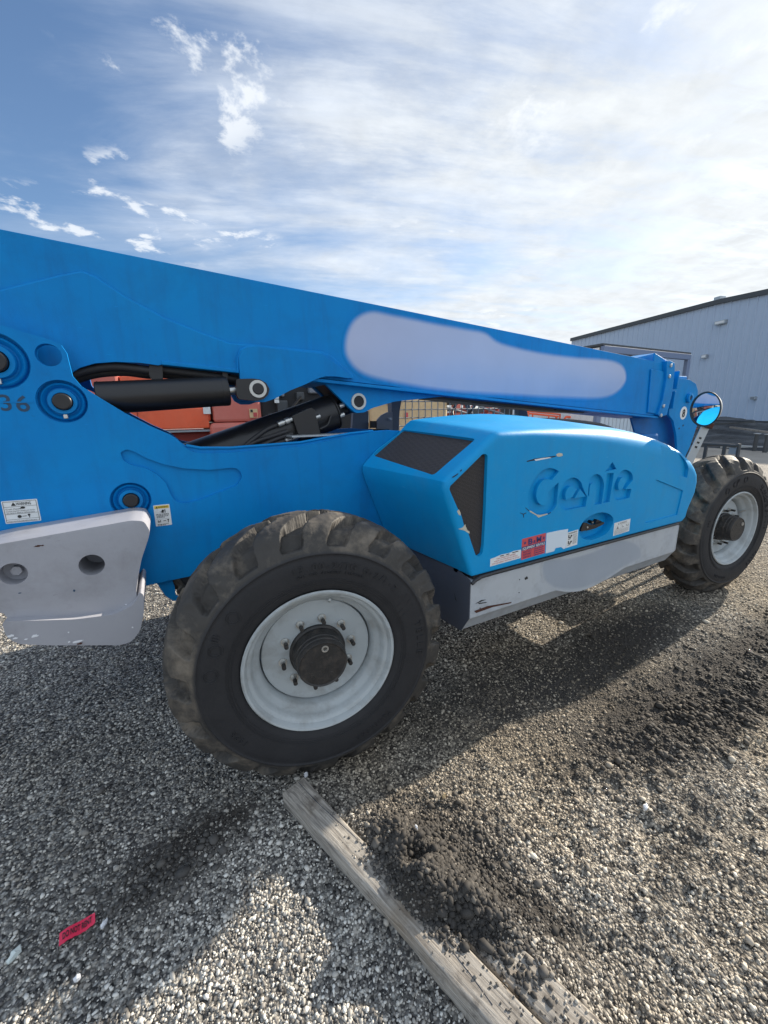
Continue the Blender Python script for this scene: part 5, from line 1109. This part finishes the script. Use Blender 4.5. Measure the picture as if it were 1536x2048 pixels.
tp = [(-1.008,-0.12),(-0.991,-0.16),(-0.913,-0.141),(-0.904,-0.112),(-0.913,-0.099),(-0.959,-0.111)]
f0, f1 = Vector([(-0.994,-0.159)][0]), Vector([(-0.903,-0.146)][0]); uu = (f1-f0).normalized(); vv = Vector((-uu.y, uu.x)); TL = (f1-f0).length
nn = 14; TW = .043; v = []
for i in range(nn+1):
    t = i/nn; 
    for k in (0, 1):
        w0 = TW*(1-.30*max(0, t-.75)*4*.6) if k else .0015*sin(i*2.3)
        p = f0+uu*(TL*1.06*t)+vv*w0; v.append((p.x, p.y, float(ground_h(p.x, p.y))+.012+.004*sin(t*7)))
nt_ = len(v); v += [(a, b, c-.0008) for a, b, c in v]
f = [(2*i, 2*i+2, 2*i+3, 2*i+1) for i in range(nn)]+[(nt_+2*i, nt_+2*i+1, nt_+2*i+3, nt_+2*i+2) for i in range(nn)]
mb = MB(); mb.add(v, f); tape = mb.obj('warning_tape', 'tape', None); tag(tape, 'short strip of red tape printed DO NOT RENT lying on the gravel', 'tape')
gz_ = max(p[2] for p in v)
v, f = glyphs('DO NOT RENT', 1, .02); w0 = max(a for a, b in v); kx = TL*.86/w0; mb = MB(); pts_ = []
for a, b in v:
    t = .10+a*kx/TL; p = f0+uu*(TL*t)+vv*(.011+b*.029); tt = (t/1.06); pts_.append((p.x, p.y, float(ground_h(*(f0+uu*(TL*t))))+.0145+.004*sin(tt*7)))
mb.add(pts_, f); mb.obj('lettering', 'ink', tape)
def litter(name, m, label, cat, px, L_, W_, ang, seed, hgt=.008):
    r = random.Random(seed); n = 11; c = px; z = float(ground_h(*c))+.012; mb = MB(); top = []; bot = []
    for i in range(n):
        a = 2*pi*i/n; q = r.uniform(.7, 1.1); x, y = L_*cos(a)*q, W_*sin(a)*q; top.append((c[0]+x*cos(ang)-y*sin(ang), c[1]+x*sin(ang)+y*cos(ang), z+r.uniform(0, hgt))); bot.append((top[-1][0], top[-1][1], z-.006))
    mb.add(top+[(c[0], c[1], z+hgt*1.3)]+bot, [(i, (i+1) % n, n) for i in range(n)]+[(i, n+1+i, n+1+(i+1) % n, (i+1) % n) for i in range(n)]+[tuple(range(n+1, 2*n+1))[::-1]])
    o = mb.obj(name, m, None, bevel=0); return tag(o, label, cat)
litter('crushed_wrapper', 'paper', 'crumpled pale greenish wrapper left of and below the red tape', 'litter', [(-1.114,-0.11)][0], .024, .011, R(50), 1, .012)
litter('flat_stone', 'chip', 'pale angular stone right of the red tape', 'stone', [(-0.871,-0.164)][0], .013, .007, R(50), 2)
litter('flat_stone', 'chip', 'large pale chalky stone below the red tape', 'stone', [(-0.927,-0.282)][0], .010, .008, R(10), 3)
litter('flat_stone', 'chip', 'white stone half way along the soil by the timbers', 'stone', [(0.174,-0.485)][0], .008, .006, R(70), 5)
litter('flat_stone', 'chip', 'isolated white stone on the right gravel', 'stone', [(1.118,-0.826)][0], .014, .010, R(20), 6)
litter('flat_stone', 'tan', 'tan stone with a dark side between tyre and soil heap', 'stone', [(0.397,-0.367)][0], .010, .008, R(20), 8, .014)
litter('flat_stone', 'chip', 'pair of pale stones at the end of the first timber', 'stone', [(-0.098,0.049)][0], .012, .009, R(20), 9, .014)

# loose stones: joined low-poly pebbles, each with its own shape and tone
def octa(bm):
    v = [bm.verts.new(p) for p in ((1, 0, 0), (0, 1, 0), (-1, 0, 0), (0, -1, 0), (.15, .1, .85), (0, 0, -.8))]
    for i in range(4): bm.faces.new((v[i], v[(i+1) % 4], v[4])); bm.faces.new((v[(i+1) % 4], v[i], v[5]))
    bm.verts.index_update()
def pebbles(name, coarse, xy, size, lift, tone, seed):
    g = np.random.default_rng(seed)
    bm = bmesh.new(); (bmesh.ops.create_cone(bm, segments=4, radius1=1, radius2=0, depth=1.0) if coarse == 9 else bmesh.ops.create_icosphere(bm, subdivisions=1, radius=1)) if not coarse else octa(bm); bv_ = np.array([v.co[:] for v in bm.verts]); bf = np.array([[v.index for v in f.verts] for f in bm.faces]); bm.free()
    k = len(bv_); N_ = len(xy)
    sc = np.stack([size*g.uniform(.75, 1.3, N_), size*g.uniform(.6, 1.05, N_), size*g.uniform(.4, .8, N_)], 1)
    v = bv_[None]*(1+g.uniform(-.22, .22, (N_, k, 1)))*sc[:, None, :]
    a = g.uniform(0, 2*pi, N_); ca, sa = np.cos(a)[:, None], np.sin(a)[:, None]; t = g.uniform(-.5, .5, N_); ct, st_ = np.cos(t)[:, None], np.sin(t)[:, None]
    x, y, z = v[..., 0], v[..., 1], v[..., 2]; y, z = y*ct-z*st_, y*st_+z*ct; x, y = x*ca-y*sa, x*sa+y*ca
    v = np.stack([x+xy[:, 0:1], y+xy[:, 1:2], z+(lift+sc[:, 2]*.45)[:, None]], -1).reshape(-1, 3)
    f = (bf[None]+(np.arange(N_)*k)[:, None, None]).reshape(-1, 3)
    me = np_mesh(name, v, f); at = me.attributes.new('tone', 'FLOAT', 'POINT'); at.data.foreach_set('value', np.repeat(tone, k).astype(np.float32))
    dd = np.clip(dirt_shade_mask(xy[:, 0], xy[:, 1])*1.15+fbm(xy[:, 0], xy[:, 1], 77, 4, 3.0)*.55-.16, 0, 1); at = me.attributes.new('tan', 'FLOAT', 'POINT'); at.data.foreach_set('value', np.repeat(tan_mask(xy[:, 0], xy[:, 1]), k).astype(np.float32)); at = me.attributes.new('soil', 'FLOAT', 'POINT'); at.data.foreach_set('value', np.repeat(dd, k).astype(np.float32))  # soil value also carries the painted machine shade
    o = link(name, me, 'pebble'); o['kind'] = 'stuff'; return o
g = np.random.default_rng(11)
def sample(N_, rmin, rmax, power):
    r = (g.uniform(0, 1, N_)*(rmax**power-rmin**power)+rmin**power)**(1/power); a = g.uniform(R(-50), R(92), N_)
    return np.stack([-.486+r*np.sin(a), -1.484+r*np.cos(a)], 1), r
xy, r = sample(210000, .55, 8.5, .6)
size = g.gamma(4, .00078, len(xy))*np.interp(r, [.5, 1.5, 3, 9], [.85, 1.0, 1.3, 2.4])+.0012
size = np.where(g.uniform(0, 1, len(size)) < .004, size*2.1, size); size = np.clip(size, .0018, .03)
dm = dirt_shade_mask(xy[:, 0], xy[:, 1]); nz = fbm(xy[:, 0], xy[:, 1], 41, 4, 1.6)
tone = np.clip(g.beta(1.0, 1.6, len(xy))*1.15-.12*dm+.55*nz*1.0+.22+.08*tan_mask(xy[:, 0], xy[:, 1]), 0, 1)
u_ = xy[:, 0]-beam_x(xy[:, 1]); keep = g.uniform(0, 1, len(xy)) > dm*.45
on1 = (u_ > -.004) & (u_ < .107) & (xy[:, 1] < -.03); on2 = (u_ > .112) & (u_ < .232) & (xy[:, 1] < -.38)
gh = ground_h(xy[:, 0], xy[:, 1]); lift_ = gh.copy()
spill = gauss(xy[:, 0], xy[:, 1], .08, -.52, .07, .13, .3)+gauss(xy[:, 0], xy[:, 1], .15, -.72, .06, .12, .3)+.25*gauss(xy[:, 0], xy[:, 1], .24, -1.0, .08, .2, .3)
spill = np.where(u_ < .035, spill*.12, spill)
pick = g.uniform(0, 1, len(xy)) < spill*.9+.004
lift_[on1] = np.maximum(lift_[on1], .087); keep &= ~(on1 & ~pick & (gh < .087))
lift_[on2] = np.maximum(lift_[on2], .076); keep &= ~(on2 & ~pick & (gh < .076))
inw = ((np.abs(xy[:, 0]) < .09) & (xy[:, 1] > .0) & (xy[:, 1] < .36)); keep &= ~inw
big = keep & ((size > .0052) | (r < 1.35)) & (g.uniform(0, 1, len(xy)) < .9); sml = keep & ~big
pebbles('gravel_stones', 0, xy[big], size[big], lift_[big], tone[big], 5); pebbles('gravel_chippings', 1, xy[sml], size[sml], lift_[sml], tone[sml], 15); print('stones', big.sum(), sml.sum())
# clods of soil along the timbers and in the ruts
g = np.random.default_rng(12)
def clump(cx, cy, sx, sy, a, n): 
    u, v = g.normal(0, sx, n), g.normal(0, sy, n); return np.stack([cx+u*cos(a)-v*sin(a), cy+u*sin(a)+v*cos(a)], 1)
cl = np.concatenate([clump(.13, -.50, .07, .10, .3, 2200), clump(.17, -.74, .06, .13, .3, 2200), clump(.32, -.62, .12, .16, .3, 1500), clump(.25, -1.02, .04, .08, .3, 160), clump(1.9, -.70, .6, .09, -.06, 1500), clump(3.2, -.72, .9, .16, 0, 1500), clump(-.72, -.1, .1, .07, 0, 500)])
gh = ground_h(cl[:, 0], cl[:, 1]); u_ = cl[:, 0]-beam_x(cl[:, 1]); on1 = (u_ > .03) & (u_ < .107); on2 = (u_ > .112) & (u_ < .232) & (cl[:, 1] < -.38)
ok = ~((u_ > -.01) & (u_ < .03)) & ~(on1 & (g.uniform(0, 1, len(cl)) > np.where((cl[:, 1] < -.44) & (cl[:, 1] > -.84) & (u_ > .040), .9, .08))) & ~(on2 & (cl[:, 1] < -.86) & (g.uniform(0, 1, len(cl)) > .3)); gh = np.where(on1, np.maximum(gh, .087), gh); gh = np.where(on2, np.maximum(gh, .076), gh)
sz = g.gamma(2.2, .0021, len(cl))*np.where(cl[:, 0] > 1, 1.4, 1)+.0018
pebbles('soil_clods', 0, cl[ok], np.clip(sz, .002, .022)[ok], gh[ok], np.clip(g.beta(1.3, 4, len(cl)), 0, 1)[ok]*.7, 6)
# a few dead grass stalks on the right
mb = MB(); rr = random.Random(5)
for c in [(2.646,-0.379),(2.651,-0.346),(2.889,-0.414),(1.68,-0.752),(1.911,-0.506),(1.378,-1.024),(3.292,-0.118)]:
    z = float(ground_h(*c))
    for k in range(3):
        a = rr.random()*6.3; L_ = rr.uniform(.04, .12); mb.tube([(c[0], c[1], z), (c[0]+cos(a)*L_*.5, c[1]+sin(a)*L_*.5, z+L_*.35), (c[0]+cos(a)*L_, c[1]+sin(a)*L_, z+L_*.3)], .0009, n=4, sub=3)
o = mb.obj('dead_grass', 'wood', None); o['kind'] = 'stuff'
